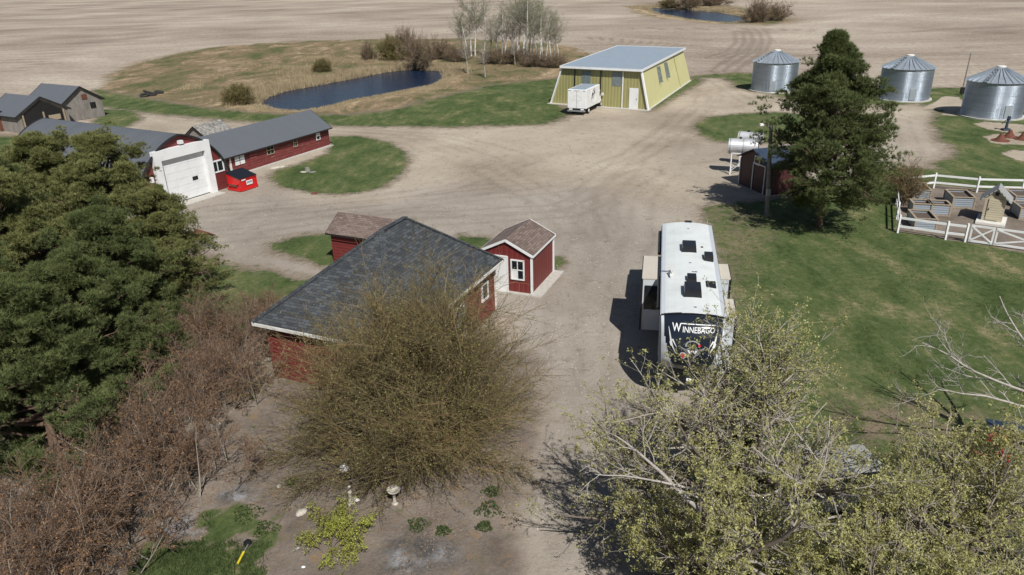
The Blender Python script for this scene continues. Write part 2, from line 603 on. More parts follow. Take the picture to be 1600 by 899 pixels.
def mask(poly, wd=.5, jit=.5, freq=.6, seed=1):
    s = sdist(P, poly)
    near = np.abs(s) < 40
    s = s + np.where(near, jit*(wob(P, freq, seed)+.5*wob(P, freq*4, seed+9)), 0)
    return sstep(s/wd+.5)


mm = np.maximum
m_meadow = mm(mask(meadow, 2., 1.2, .25, 2), mask(bank2, 6, 2, .1, 3))
m_gravel = mask(gravel, 1.2, .45, .5, 4)
m_dirt = mask(dirt, 1.6, .7, .6, 5)
m_lawn = mm.reduce([mask(strip, 5.2, 0.50, .3, 6), mask(isleA, 2.4, 0.19, .8, 7), mask(isleB, 3.4, 0.33, .5, 8), mask(isleC, 2.1, 0.19, .9, 9),
                    mask(grassD, 3.5, 0.44, .6, 10), mask(grassE, 2.0, 0.17, 1, 11), mask(grassF, 1.4, 0.11, 1, 12), mask(stripY, 3.8, 0.28, .5, 13),
                    mask(topgrass, 3.8, 0.50, .4, 14), mask(lawn, 3.1, 0.28, .6, 15), mask(leftgreen, 4.8, 0.33, .4, 16), mask(leftgreen2, 3.5, 0.33, .5, 17)])
m_dark = mask(leftdark, 2, .8, .6, 18)
m_patch = mm(mask(patchL, 1.0, .7, 1.3, 19), mask(patchM, .8, .5, 1.6, 20))
for rr, s_ in ((ringA, 21), (ringB, 22), (ringC, 23), (padS, 24)):
    k = mask(rr, .4, .12, 1, s_)
    m_lawn = m_lawn*(1-k)
    m_gravel = mm(m_gravel*(1-k), k)
m_garden = mask(garden, .4, .15, 1, 25)
# garden and bare ground
m_soil = m_garden
m_lawn = m_lawn*(1-m_garden)
m_lawn = m_lawn*(1-m_dirt*(1-m_patch))
m_lawn = mm(m_lawn, m_patch*m_dirt)
m_dirt = mm(m_dirt*(1-m_patch), m_soil)
m_dirt = mm(m_dirt, .75*m_dark)
# bare brown strips by the dead tree and at the lawn's gravel edge
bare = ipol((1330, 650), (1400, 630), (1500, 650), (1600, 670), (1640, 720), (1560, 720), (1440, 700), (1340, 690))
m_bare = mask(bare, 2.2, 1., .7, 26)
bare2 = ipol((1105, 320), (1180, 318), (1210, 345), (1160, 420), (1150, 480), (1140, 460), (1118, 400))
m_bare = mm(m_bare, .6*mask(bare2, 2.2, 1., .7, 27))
m_lawn2 = m_lawn.copy()
# gravel only where nothing green lies over it
m_gravel = m_gravel*(1-m_lawn)*(1-m_dirt*.9)
tracks = [((880, 899), (900, 700), (905, 560), (900, 460), (930, 380), (930, 300), (1010, 230), (1090, 170)),
          ((930, 899), (950, 700), (950, 560), (950, 460), (980, 380), (990, 310), (1060, 240), (1110, 150)),
          ((300, 350), (500, 330), (700, 310), (880, 290), (1000, 240), (1070, 190), (1110, 140)),
          ((330, 330), (520, 315), (700, 290), (820, 250), (700, 215), (520, 205), (330, 193), (200, 172)),
          ((310, 375), (500, 350), (700, 340), (880, 330), (1010, 270)),
          ((880, 470), (920, 400), (900, 340), (760, 260), (620, 212), (450, 200), (250, 180)),
          ((340, 385), (430, 340), (650, 320), (800, 335), (900, 400), (920, 470)),
          ((1130, 130), (1180, 160), (1260, 170), (1360, 172), (1420, 190), (1440, 240)),
          ((420, 405), (520, 430), (600, 450)), ((340, 360), (410, 398), (520, 420))]
m_track = np.zeros(len(P))
for k, tline in enumerate(tracks):
    ln = np.array([at(*q) for q in tline])
    d = pdist(P, ln) + .25*wob(P, .5, 40+k)
    for off in (0, 1.5):
        m_track = mm(m_track, np.exp(-((d-off)/.28)**2)*(.55+.45*wob(P, .15, 60+k)))
# curved wheel marks in the stubble
m_ftrack = np.zeros(len(P))
for k, tline in enumerate([((1130, 112), (1150, 95), (1180, 80), (1190, 62), (1185, 50), (1178, 44)), ((1150, 100), (1168, 85), (1176, 70), (1176, 52)), ((1120, 90), (1150, 82), (1165, 66), (1160, 50)),
                           ((205, 62), (225, 45), (228, 38), (215, 30)), ((10, 100), (60, 80), (120, 55), (160, 25), (170, 5)), ((30, 110), (90, 85), (150, 60), (200, 22)),
                           ((1000, 45), (1200, 46), (1400, 50), (1600, 40)), ((930, 60), (1100, 75), (1300, 90), (1620, 80))]):
    ln = np.array([at(*q) for q in tline])
    d = pdist(P, ln)
    for off in (0, 2.):
        m_ftrack = mm(m_ftrack, np.exp(-((d-off)/.5)**2))
# ash and dark burn marks on the bare ground
m_ash = np.zeros(len(P))
m_burn = np.zeros(len(P))
for (x, y, r, s_) in ((292, 832, 1.0, 70), (370, 775, .55, 71), (630, 878, .5, 72), (690, 868, .5, 73)):
    c = at(x, y)
    m_ash = mm(m_ash, sstep(1.3-np.hypot(P[:, 0]-c[0], P[:, 1]-c[1])/r + .5*wob(P, 3, s_)))
for (x, y, r, s_) in ((655, 868, 1.25, 74), (300, 838, .6, 75), (365, 772, .5, 76)):
    c = at(x, y)
    m_burn = mm(m_burn, sstep(1.3-np.hypot(P[:, 0]-c[0], P[:, 1]-c[1])/r + .4*wob(P, 3, s_)))
d1, d2_ = sdist(P, pond_poly), sdist(P, pond2_poly)
Z = np.zeros(len(P))
for d in (d1, d2_):
    Z = np.minimum(Z, np.where(d > 0, -.5-.12*np.minimum(d, 8), -.5*sstep(1+d/3.2)))
Z += np.where((P[:, 1] > 60) & (P[:, 1] < 300), .12*m_meadow*wob(P, .3, 80), 0)
m_shore = mm(sstep(1+np.minimum(d1, 0)/6.0), sstep(1+np.minimum(d2_, 0)/12.))

m_crushed = mm(mask(ipol((60, 270), (330, 262), (400, 262), (520, 310), (700, 300), (900, 290), (1000, 330), (1100, 330), (1130, 420), (1160, 560), (1150, 1000), (760, 1000), (500, 600), (100, 500)), 7, 2.5, .25, 90), .5*mask(ipol((1040, 230), (1200, 210), (1460, 180), (1500, 260), (1300, 300), (1100, 320)), 7, 2, .25, 91))
allm = np.stack([np.full(len(P), .35), m_gravel, m_lawn, m_dirt, m_meadow*(1-m_lawn)], 1)


def ground_mat():
    m, nt, b = new_mat('ground')
    pos = N(nt, 'NewGeometry').outputs['Position']

    def A(n):
        a = N(nt, 'Attribute')
        a.attribute_name = n
        return a.outputs['Fac']
    # stubble field
    long_ = mapping(nt, pos, (.012, .022, 1), R(8))
    f1 = noise(nt, long_, 1., 9, .7, 1.6)
    f2 = noise(nt, mapping(nt, pos, (.06, .5, 1), R(3)), 1., 3, .7, 1.5)
    f3 = noise(nt, pos, .02, 4, .5)
    f4 = noise(nt, mapping(nt, pos, (1.5, .5, 1)), 1., 7, .8)
    ff = mmath(nt, 'ADD', mmath(nt, 'MULTIPLY', f1, .34), mmath(nt, 'ADD', mmath(nt, 'MULTIPLY', f2, .1), mmath(nt, 'ADD', mmath(nt, 'MULTIPLY', f3, .26), mmath(nt, 'MULTIPLY', f4, .30))))
    field = ramp(nt, ff, [(.39, (.17, .13, .10)), (.455, (.28, .23, .185)), (.52, (.375, .32, .26)), (.59, (.49, .43, .355))])
    field = mixc(nt, mmath(nt, 'MULTIPLY', A('ftrack'), .5), field, (.13, .1, .08))
    # gravel
    g1 = noise(nt, pos, .09, 5, .6, .5)
    g2 = noise(nt, pos, 1.1, 8, .72)
    g3 = noise(nt, pos, 11., 4, .8)
    gg = mmath(nt, 'ADD', mmath(nt, 'MULTIPLY', g1, .45), mmath(nt, 'ADD', mmath(nt, 'MULTIPLY', g2, .35), mmath(nt, 'MULTIPLY', g3, .2)))
    grav = ramp(nt, gg, [(.37, (.24, .198, .15)), (.46, (.355, .302, .235)), (.54, (.43, .372, .295)), (.62, (.53, .467, .375))])
    grav = mixc(nt, A('crushed'), grav, mixc(nt, 1., grav, (.83, .86, .93), 'MULTIPLY'))
    grav = mixc(nt, mmath(nt, 'MULTIPLY', A('track'), .8), grav, mixc(nt, 1., grav, (.70, .68, .66), 'MULTIPLY'))
    ng = noise(nt, mapping(nt, pos, (1.3, .25, 1), R(-8)), 1.5, 6, .65)
    grav = mixc(nt, ramp(nt, ng, [(.6, 0.), (.68, .35)]), grav, (.16, .135, .105))
    # mown lawn
    l1 = noise(nt, mapping(nt, pos, (.26, .17, 1)), 1., 6, .65, .5)
    l2 = noise(nt, mapping(nt, pos, (1.1, .45, 1), R(-25)), 1., 4, .65)
    l3 = noise(nt, pos, 3.2, 8, .78)
    ll = mmath(nt, 'ADD', mmath(nt, 'MULTIPLY', l1, .38), mmath(nt, 'ADD', mmath(nt, 'MULTIPLY', l2, .25), mmath(nt, 'MULTIPLY', l3, .37)))
    lw = ramp(nt, ll, [(.39, (.031, .049, .015)), (.455, (.056, .083, .026)), (.515, (.085, .111, .040)), (.56, (.14, .14, .062)), (.62, (.26, .225, .125))])
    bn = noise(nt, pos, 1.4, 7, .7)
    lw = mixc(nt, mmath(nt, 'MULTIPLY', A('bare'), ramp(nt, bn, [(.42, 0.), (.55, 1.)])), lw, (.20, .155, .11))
    # bare earth with litter
    e1 = noise(nt, pos, .5, 7, .65)
    e2 = noise(nt, pos, 9, 5, .8)
    ee = mmath(nt, 'ADD', mmath(nt, 'MULTIPLY', e1, .6), mmath(nt, 'MULTIPLY', e2, .4))
    er = ramp(nt, ee, [(.34, (.10, .08, .065)), (.48, (.175, .145, .122)), (.58, (.225, .19, .16)), (.68, (.33, .26, .19))])
    lit = noise(nt, pos, 1.7, 8, .8, .4)
    er = mixc(nt, ramp(nt, lit, [(.55, 0.), (.62, .7)]), er, (.24, .155, .085))
    er = mixc(nt, ramp(nt, noise(nt, mapping(nt, pos, (1, 1, 1), 0, (4, 7, 1)), 1.2, 8, .75), [(.6, 0.), (.66, .8)]), er, (.07, .105, .03))
    er = mixc(nt, A('burn'), er, ramp(nt, e2, [(.35, (.03, .03, .032)), (.65, (.12, .115, .11))]))
    er = mixc(nt, mmath(nt, 'MULTIPLY', A('ash'), ramp(nt, lit, [(.42, 0.), (.58, .8)])), er, (.33, .33, .34))
    # rough pasture round the pond
    p1 = noise(nt, mapping(nt, pos, (.17, .075, 1), R(15)), 1., 8, .68, 1.2)
    p2 = noise(nt, mapping(nt, pos, (1.6, .7, 1)), 1., 6, .8)
    pp = mmath(nt, 'ADD', mmath(nt, 'MULTIPLY', p1, .66), mmath(nt, 'MULTIPLY', p2, .34))
    pp = mmath(nt, 'ADD', pp, mmath(nt, 'MULTIPLY', A('shore'), .14))
    pa = ramp(nt, pp, [(.40, (.07, .085, .03)), (.46, (.13, .12, .055)), (.52, (.20, .145, .085)), (.58, (.31, .235, .145)), (.66, (.46, .37, .235))])
    c = mixc(nt, A('meadow'), field, pa)
    c = mixc(nt, mmath(nt, 'MULTIPLY', A('mud'), .8), c, (.05, .042, .03))
    c = mixc(nt, A('gravel'), c, grav)
    c = mixc(nt, A('dirt'), c, er)
    # grass blades break up the edge
    edge = mmath(nt, 'ADD', A('lawn'), mmath(nt, 'MULTIPLY', mmath(nt, 'SUBTRACT', noise(nt, pos, 1.1, 10, .85), .5), 2.6))
    c = mixc(nt, ramp(nt, edge, [(.0, 0.), (.36, .85)]), c, mixc(nt, e1, (.10, .082, .06), (.25, .20, .145)))
    c = mixc(nt, ramp(nt, edge, [(.38, 0.), (.62, 1.)]), c, lw)
    nt.links.new(c, b.inputs['Base Color'])
    b.inputs['Roughness'].default_value = .95
    b.inputs['Specular IOR Level'].default_value = .15
    hh = mmath(nt, 'ADD', mmath(nt, 'MULTIPLY', g3, .4), mmath(nt, 'ADD', mmath(nt, 'MULTIPLY', l3, .9), mmath(nt, 'MULTIPLY', f4, .5)))
    bump(nt, hh, b, .75, .09)
    return m


GM = ground_mat()
ny, nx = GX.shape
idx = np.arange(nx*ny).reshape(ny, nx)
Q = np.stack([idx[:-1, :-1], idx[:-1, 1:], idx[1:, 1:], idx[1:, :-1]], -1).reshape(-1, 4)
fc = allm[Q].mean(1).argmax(1)
V3 = np.column_stack([P, Z])
m_mud = np.exp(-((np.minimum(np.abs(d1), np.abs(d2_)/2.5)+.25*wob(P, 1.2, 99)*.5)/.75)**2)
attrs = dict(mud=m_mud, crushed=m_crushed, gravel=m_gravel, lawn=m_lawn, dirt=m_dirt, meadow=m_meadow, track=m_track*(m_gravel > .3), ftrack=m_ftrack, shore=m_shore, ash=m_ash, burn=m_burn, bare=m_bare)
for ci, (nm, lb) in enumerate((('field', None), ('gravel_yard', None), ('lawn', None), ('bare_ground', None), ('rough_grassland', None))):
    q = Q[fc == ci]
    if not len(q):
        continue
    u, inv = np.unique(q, return_inverse=True)
    o = npmesh(nm, V3[u], inv.reshape(q.shape), GM, smooth=True)
    o['kind'] = 'structure'
    for an, av in attrs.items():
        a = o.data.attributes.new(an, 'FLOAT', 'POINT')
        a.data.foreach_set('value', av[u].astype(np.float32))


def water_mat():
    m, nt, b = new_mat('pond_water')
    pos = N(nt, 'NewGeometry').outputs['Position']
    b.inputs['Base Color'].default_value = (.006, .018, .045, 1)
    b.inputs['Roughness'].default_value = .18
    b.inputs['Specular IOR Level'].default_value = .22
    b.inputs['IOR'].default_value = 1.33
    n1 = noise(nt, mapping(nt, pos, (.7, 1.6, 1), R(20)), 1.3, 4, .6)
    bump(nt, n1, b, .7, .12)
    return m


WM = water_mat()
for poly, nm in ((pond_poly, 'pond_water'), (pond2_poly, 'pond_water')):
    c = poly.mean(0)
    pp = c + (poly-c)*1.06
    mb = MB()
    mb.poly([(p[0], p[1], -.48) for p in pp])
    o = mb.build(nm, WM)
    if o.data.polygons[0].normal.z < 0:
        o.data.flip_normals()
    o['kind'] = 'structure'
exec_rest = True


# ------------------------------------------------------------------ building helpers (local frames, metres)
def window(parent, c, ax, wd, ht, nrm, cols=2, rows=1, fr='white', fw=.08, proud=.05, label=None, filled=None, glass='glass'):
    """a framed window on a wall: c centre on the wall face, ax level direction, nrm outwards"""
    c, ax, n = Vector(c), Vector(ax).normalized(), Vector(nrm).normalized()
    z = ax.cross(n)
    z = z if z.z > 0 else -z
    mb = MB()
    o_ = c + n*proud*.5
    for s in (-1, 1):
        mb.box(o_+ax*s*(wd/2-fw/2), (fw, proud+.03, ht), ax, z)
        mb.box(o_+z*s*(ht/2-fw/2)+n*.002, (wd-2*fw, proud+.03, fw), ax, z)
    for i in range(1, cols):
        mb.box(o_+ax*(i/cols-.5)*wd, (fw*.6, proud+.02, ht-2*fw), ax, z)
    for i in range(1, rows):
        mb.box(o_+z*(i/rows-.5)*ht+n*.001, (wd-2*fw, proud+.016, fw*.6), ax, z)
    f = mb.build('window', M[fr], parent)
    g = MB().box(c+n*.012, (wd-fw, .03, ht-fw), ax, z)
    if filled is not None:
        i, j = filled
        g2 = MB().box(c+n*.02+ax*((i+.5)/cols-.5)*wd+z*((j+.5)/rows-.5)*ht, (wd/cols-fw*.4, .05, ht/rows-fw*.4), ax, z)
        g2.build('panel', M['white'], f)
    g.build('pane', M[glass], f)
    if label:
        f['label'] = label
    return f


def slab(mb, pts, th, m=0):
    """a sheet of thickness th under the ring pts (top face)"""
    a, b_, c = Vector(pts[0]), Vector(pts[1]), Vector(pts[2])
    n = (b_-a).cross(c-b_).normalized()
    if n.z < 0:
        n = -n
    return mb.prism([Vector(p) for p in pts], (0, 0, 0), tuple(-n*th), m)


def gable(root, L, W, he, hr, ov=.25, ovg=.2, wall='red_siding', roof='brown_shingle', trim='white', th=.08, off=0, corner=None, rake=.1):
    """box x in [0, L], y in [0, W]; ridge along x at the middle; returns wall, roof"""
    mb = MB()
    prof = [(0, 0, 0), (0, W, 0), (0, W, he), (0, W/2, hr), (0, 0, he)]
    mb.prism(prof, (0, 0, 0), (L, 0, 0))
    wl = mb.build('wall', M[wall], root)
    sl_ = (hr-he)/(W/2)
    t = .02
    rb = MB()
    for y0, y1, s in ((-ov, W/2, 1), (W+ov, W/2, -1)):
        z0 = he-ov*sl_+t+th
        z1 = hr+t+th
        ring = [(-ovg, y0, z0), (L+ovg, y0, z0), (L+ovg, y1, z1), (-ovg, y1, z1)]
        slab(rb, ring if s > 0 else ring[::-1], th)
    rf = rb.build('roof', M[roof], root)
    if trim:
        tb = MB()
        for x in (-ovg-.02, L+ovg+.02):
            for y0 in (-ov, W+ov):
                z0 = he-ov*sl_+t+th-.06
                tb.bar((x, y0, z0), (x, W/2, hr+t+th-.06), .04, rake+.04)
        for y in (-ov-.02, W+ov+.02):
            tb.bar((-ovg, y, he-ov*sl_+t+th-.07), (L+ovg, y, he-ov*sl_+t+th-.07), .04, rake)
        tb.build('trim', M[trim], root)
    return wl, rf


def hdg(v):
    return math.atan2(v[1], v[0])


# ---- hip roofed red house with slate coloured shingles
hf = at(614, 548, 2.7)
hu = hdg(at(786, 406, 2.7)-hf)
house = thing('hip_roof_house', (hf[0], hf[1], 0), hu, 'red hip roofed building with dark slate blue shingles behind the big bare bush', 'house')
HL, HW, HE, HR_ = 10.3, 6.9, 2.7, 5.55
i_ = .35
mb = MB()
mb.prism([(i_, i_, 0), (HL-i_, i_, 0), (HL-i_, HW-i_, 0), (i_, HW-i_, 0)], (0, 0, 0), (0, 0, HE-.12))
mb.build('wall', M['red_siding'], house)
mb = MB()
a_, b_, c_, d_ = (0, 0, HE), (HL, 0, HE), (HL, HW, HE), (0, HW, HE)
r1, r2 = (5.0, HW/2, HR_), (HL-3.3, HW/2, HR_)
mb.poly([a_, b_, r2, r1]).poly([b_, c_, r2]).poly([c_, d_, r1, r2]).poly([d_, a_, r1])
mb.poly([(p[0], p[1], HE-.1) for p in (d_, c_, b_, a_)])
for p, q in ((a_, b_), (b_, c_), (c_, d_), (d_, a_)):
    mb.poly([(p[0], p[1], HE-.1), (q[0], q[1], HE-.1), q, p])
hr = mb.build('roof', M['hip_shingle'], house)
mb = MB()
for p, q in ((r1, r2), (r1, a_), (r1, d_), (r2, b_), (r2, c_)):
    mb.bar(Vector(p)+Vector((0, 0, .015)), Vector(q)+Vector((0, 0, .015)), .26, .04)
mb.build('ridge_cap', M['hip_shingle'], hr)
mb = MB()
for p, q in ((a_, b_), (b_, c_), (c_, d_), (d_, a_)):
    d = (Vector(q)-Vector(p)).normalized()
    o_ = d.cross(Vector((0, 0, 1)))*.035
    mb.bar(Vector(p)+o_+Vector((0, 0, -.06)), Vector(q)+o_+Vector((0, 0, -.06)), .05, .13)
mb.build('gutter', M['offwhite'], house)
for (x, y, z, wd, ht, cl) in ((HL-1.55, i_, 1.55, .75, .95, 1), (3.9, i_, 1.5, .9, 1.1, 2)):
    window(house, (x, y, z), (1, 0, 0), wd, ht, (0, -1, 0), cl, 1, fw=.1)
for x in (6.1, 2.0):
    dr = MB().box((x, i_-.03, 1.05), (.95, .06, 2.05)).build('door', M['white'], house)
    MB().box((x+.36, i_-.08, 1.05), (.05, .06, .05)).build('handle', M['steel'], dr)
MB().bar((HL-i_+.0, i_-.03, .05), (HL-i_, i_-.03, HE-.14), .1, .06).build('corner_board', M['offwhite'], house)

# ---- small red shed with white door and window (right of the house)
fr = at(831, 461)
bk = at(863, 426)
sa = hdg(bk-fr)
L_, W_ = 3.45, 2.85
shr = thing('garden_shed', (fr[0], fr[1], 0), sa, 'small red shed with white door, white window and brown shingle roof right of the house', 'shed', 'small brown roofed red sheds by the house')
wl, rf = gable(shr, L_, W_, 2.25, 2.95, .12, .1, 'red_panel', 'brown_shingle', 'white', .06, rake=.09)
dr = MB().box((-.03, 1.92, 1.0), (.06, 1.05, 1.95)).build('door', M['white'], shr)
MB().box((-.09, 2.3, 1.0), (.05, .05, .08)).build('handle', M['steel'], dr)
fb = MB()
for y in (1.36, 2.48):
    fb.box((-.035, y, 1.02), (.07, .07, 2.06))
fb.box((-.036, 1.92, 2.03), (.07, 1.05, .08))
fb.build('door_frame', M['white'], shr)
window(shr, (0, .78, 1.35), (0, 1, 0), .78, 1.15, (-1, 0, 0), 2, 2, fw=.07, filled=(1, 0))
for x, y in ((-.02, -.02), (L_+.02, -.02), (-.02, W_+.02)):
    MB().box((x, y, 1.1), (.11, .11, 2.2)).build('corner_board', M['white'], shr)
pad = MB().prism([(-.25, -.62, 0), (L_+.2, -.62, 0), (L_+.2, W_+.1, 0), (-.25, W_+.1, 0)], (0, 0, 0), (0, 0, .06)).build('concrete_pad', M['conc'], shr)

# ---- small red shed behind the house (left)
sb = at(522, 410)
e0, e1 = at(526.6, 345, 2.8), at(598, 354.5, 2.8)
sb_h = hdg(e1-e0)
shl = thing('garden_shed', (sb[0], sb[1], 0), sb_h, 'small red shed with brown shingle roof half hidden behind the left of the house', 'shed', 'small brown roofed red sheds by the house')
gable(shl, 3.9, 2.3, 2.05, 2.75, .3, .12, 'red_siding', 'brown_shingle', 'black_trim', .07, rake=.05)
MB().box((2.6, -.02, 1.0), (.8, .05, 1.9)).build('door', M['red_panel'], shl)
MB().box((1.95, -.035, 1.0), (.08, .08, 2.0)).build('corner_board', M['red_siding'], shl)

# ---- tiny brown roofed feed shed left of the pines' edge
fs = at(303, 386)
fsh = thing('feed_shed', (fs[0], fs[1], 0), R(-35), 'tiny shed with plain brown roof peeking out beside the left pines', 'shed')
gable(fsh, 1.0, .9, .7, 1.0, .12, .1, 'old_wood', 'rust', None)
MB().box((.5, -.02, .35), (.4, .04, .55)).build('door', M['old_wood'], fsh)

# ---- quonset garage
qc = np.array([-25.3, 56.4])
qd = np.array([.499, .867])                     # along the front wall, from its left foot to its right foot
qroot = thing('quonset_garage', (qc[0], qc[1], 0), hdg(qd), 'round roofed red garage with big white overhead door and grey metal arch roof', 'garage')
# local: +x towards the right foot, front faces -y ; building runs to +y
HWQ, HQ, LQ = 4.2, 5.05, 17.3
cc_ = .936
RQ = HWQ+cc_


def arch(k, n=18):
    """right half arch point, k 0 (foot) .. 1 (apex)"""
    a0 = math.acos(cc_/RQ)
    a = a0*k
    return (RQ*math.cos(a)-cc_, RQ*math.sin(a))


def archring(off, n=18):
    pts = []
    for i in range(n+1):
        x, z = arch(i/n)
        a = math.acos(cc_/RQ)*i/n
        pts.append((x+off*math.cos(a), z+off*math.sin(a)))
    left = [(-x, z) for x, z in reversed(pts[:-1])]
    return pts + left


ring = archring(0)
MB().poly([(x, 0, z) for x, z in ring][::-1]).build('wall', M['red_siding'], qroot)
MB().poly([(x, LQ, z) for x, z in ring]).build('wall', M['red_siding'], qroot)
mb = MB()
ro, ri = archring(.12), archring(.02)
for i in range(len(ro)-1):
    a, b_ = ro[i], ro[i+1]
    mb.poly([(a[0], -.18, a[1]), (a[0], LQ+.18, a[1]), (b_[0], LQ+.18, b_[1]), (b_[0], -.18, b_[1])][::-1])
    a2, b2 = ri[i], ri[i+1]
    mb.poly([(a2[0], -.18, a2[1]), (a2[0], LQ+.18, a2[1]), (b2[0], LQ+.18, b2[1]), (b2[0], -.18, b2[1])])
qroof = mb.build('roof', M['metal_roof'], qroot)
# ribs of the arch roof run over it: follow the arch
mb = MB()
for k in range(34):
    y = .3+k*.5
    for i in range(0, len(ro)-1):
        a, b_ = ro[i], ro[i+1]
        mb.bar((a[0], y, a[1]+.0), (b_[0], y, b_[1]), .03, .03)
mb.build('roof_ribs', M['metal_roof'], qroof)
for y in (-.2, LQ+.2):
    mb = MB()
    for i in range(len(ro)-1):
        a, b_ = ro[i], ro[i+1]
        mb.bar((a[0]*.995, y, a[1]*.995), (b_[0]*.995, y, b_[1]*.995), .16, .12)
    mb.build('roof_edge', M['black_trim'], qroot)
FW, FH = 5.05, 4.3
mb = MB()
mb.box((-FW/2+.28, -.2, FH/2), (.56, .4, FH))
mb.box((FW/2-.28, -.2, FH/2), (.56, .4, FH))
mb.box((0, -.2, FH-.38), (FW-1.12, .4, .76))
df = mb.build('door_surround', M['white'], qroot)
mb = MB()
for k in range(6):
    mb.box((0, -.06, .12+.28+k*.565), (FW-1.12, .07, .555))
dr = mb.build('overhead_door', M['white'], qroot)
MB().box((.85, -.105, 1.55), (.5, .03, .3)).build('window', M['glass'], dr)
MB().box((0, -.05, .06), (FW-1.12, .06, .11)).build('bottom_gap_shade', M['black'], dr)  # black strip painted in for the shade of the gap under the door
window(qroot, (3.17, 0, 1.95), (1, 0, 0), 1.25, 1.0, (0, -1, 0), 2, 1, fw=.11)
window(qroot, (-3.25, 0, 1.1), (1, 0, 0), .9, .8, (0, -1, 0), 1, 1, fw=.11)
l1 = MB().box((.1, -.18, 4.55), (.34, .3, .26)).build('flood_light', M['white'], qroot)
MB().box((-2.9, -.15, 2.3), (.2, .25, .4)).build('wall_lamp', M['white'], qroot)
MB().box((0, -.7, .03), (FW, 1.2, .06)).build('door_apron', M['conc'], qroot)

# ---- long low red building
lb0, lb1 = at(516, 227.4), at(401, 264)
ld = (lb1-lb0)/np.linalg.norm(lb1-lb0)
LLB = 14.0
lend = lb0+ld*LLB
lroot = thing('long_shed', (lend[0], lend[1], 0), hdg(-ld), 'long low weathered red building with charcoal metal roof joined to the round garage', 'shed')
# x runs away from the garage, y to the back (left of x)
gable(lroot, LLB, 4.4, 1.95, 3.4, .35, .2, 'red_worn', 'metal_roof', 'black_trim', .06, rake=.07)


def _col(p, z):
    q = np.array([p[0], p[1], z-H])
    return 800+F*(q@_rt)/(q@_fw)


def lx(px, py):
    # the wall point whose direction passes through column px of the photograph
    best = min((abs(_col(lend-ld*t, 1.3)-px), t) for t in np.arange(0, LLB, .02))
    return float(best[1])


for (px, py, wd, ht, cl, rw, fr_) in ((422, 239, .95, .8, 2, 2, 'wood'), (461, 224.5, .55, .8, 2, 2, 'wood')):
    window(lroot, (lx(px, py), 0, 1.3), (1, 0, 0), wd, ht, (0, -1, 0), cl, rw, fr=fr_, fw=.06)
window(lroot, (lx(496.5, 214), 0, 1.3), (1, 0, 0), .55, .8, (0, -1, 0), 1, 2, fw=.05, filled=(0, 1))
for px in (370, 378):
    MB().box((lx(px, 257), -.03, 1.2), (.5, .04, .75)).build('notice_board', M['white'], lroot)
MB().box((lx(394, 256), -.03, .9), (.85, .06, 1.75)).build('door', M['red_worn'], lroot)
MB().box((.75, -.04, .85), (.18, .08, 1.7)).build('corner_board', M['offwhite'], lroot)
MB().box((LLB/2, -.25, .05), (LLB, .4, .1)).build('footing', M['conc'], lroot)

# ---- cedar shingled shed behind
c1, c2 = at(301, 199, 3.0), at(350, 186, 3.0)
ch = hdg(c2-c1)
cx = np.array([math.cos(ch), math.sin(ch)])
cy = np.array([-cx[1], cx[0]])
o0 = c1 - cy*2.0 + cx*.2
croot = thing('shingled_shed', (o0[0], o0[1], 0), ch, 'old shed with curling grey cedar shingles behind the round garage', 'shed')
gable(croot, 3.4, 4.0, 1.5, 3.0, .2, .2, 'old_wood', 'old_shingle', 'black_trim', .07, rake=.06)
MB().box((-.02, 2.0, .8), (.05, 1.0, 1.6)).build('door', M['old_wood'], croot)

# ---- old weathered barns, far left
bp = np.array([-53.9, 94.3])
bh = R(-38)
for k, (cen, hd, L, W, he, hr_, lab) in enumerate((
        (at(122, 136, 4.0), R(150), 7.5, 5.2, 2.3, 4.0, 'old barn with grey patched board gable, right of the far left pair'),
        (at(60, 152, 3.7), R(150), 6.5, 6.0, 2.0, 3.7, 'old barn with open dark gable and metal roof, left of the far left pair'))):
    ax_ = np.array([math.cos(hd), math.sin(hd)])
    ay_ = np.array([-ax_[1], ax_[0]])
    o0 = cen - ay_*W/2
    bt = thing('old_barn', (o0[0], o0[1], 0), hd, lab, 'barn', 'weathered barns at the far left')
    gable(bt, L, W, he, hr_, .3, .25, 'old_wood', 'metal_roof', 'black_trim', .07, rake=.12)
    if k == 0:
        MB().box((-.03, W*.5, 1.0), (.05, 1.3, 1.9)).build('door', M['old_wood'], bt)
        MB().box((-.04, W*.42, 2.75), (.05, .7, .6)).build('loft_hatch', M['rust'], bt)
        MB().box((-.05, W*.25, 1.6), (.05, .7, .7)).build('window', M['black'], bt)
    else:
        pr = [(-.05, .5, .1), (-.05, W-.5, .1), (-.05, W-.5, he-.1), (-.05, W/2, hr_-.35), (-.05, .5, he-.1)]
        MB().prism(pr, (0, 0, 0), (.04, 0, 0)).build('opening_shade_sheet', M['black'], bt)  # flat black sheet on the closed gable stands in for the shaded inside
        for y in (.6, W/2, W-.6):
            MB().box((-.12, y, he/2), (.14, .14, he)).build('post', M['wood'], bt)
        MB().box((-.14, W*.3, 1.2), (.05, 1.4, .6)).build('board_patch', M['wood'], bt)
# lean-to joined on the front of the left barn
c0 = at(20, 175, 2.0)
lt = thing('lean_to_shed', (c0[0], c0[1], 0), R(150), 'low plank lean-to at the left picture edge beside the old barns', 'shed')
gable(lt, 5.0, 4.2, 1.6, 2.6, .2, .2, 'old_wood', 'metal_roof', 'black_trim', .07, rake=.08)
MB().box((-.03, 1.4, .9), (.05, 1.1, 1.6)).build('door', M['rust'], lt)
MB().box((-.03, 3.2, 1.0), (.05, .6, .6)).build('window', M['white'], lt)

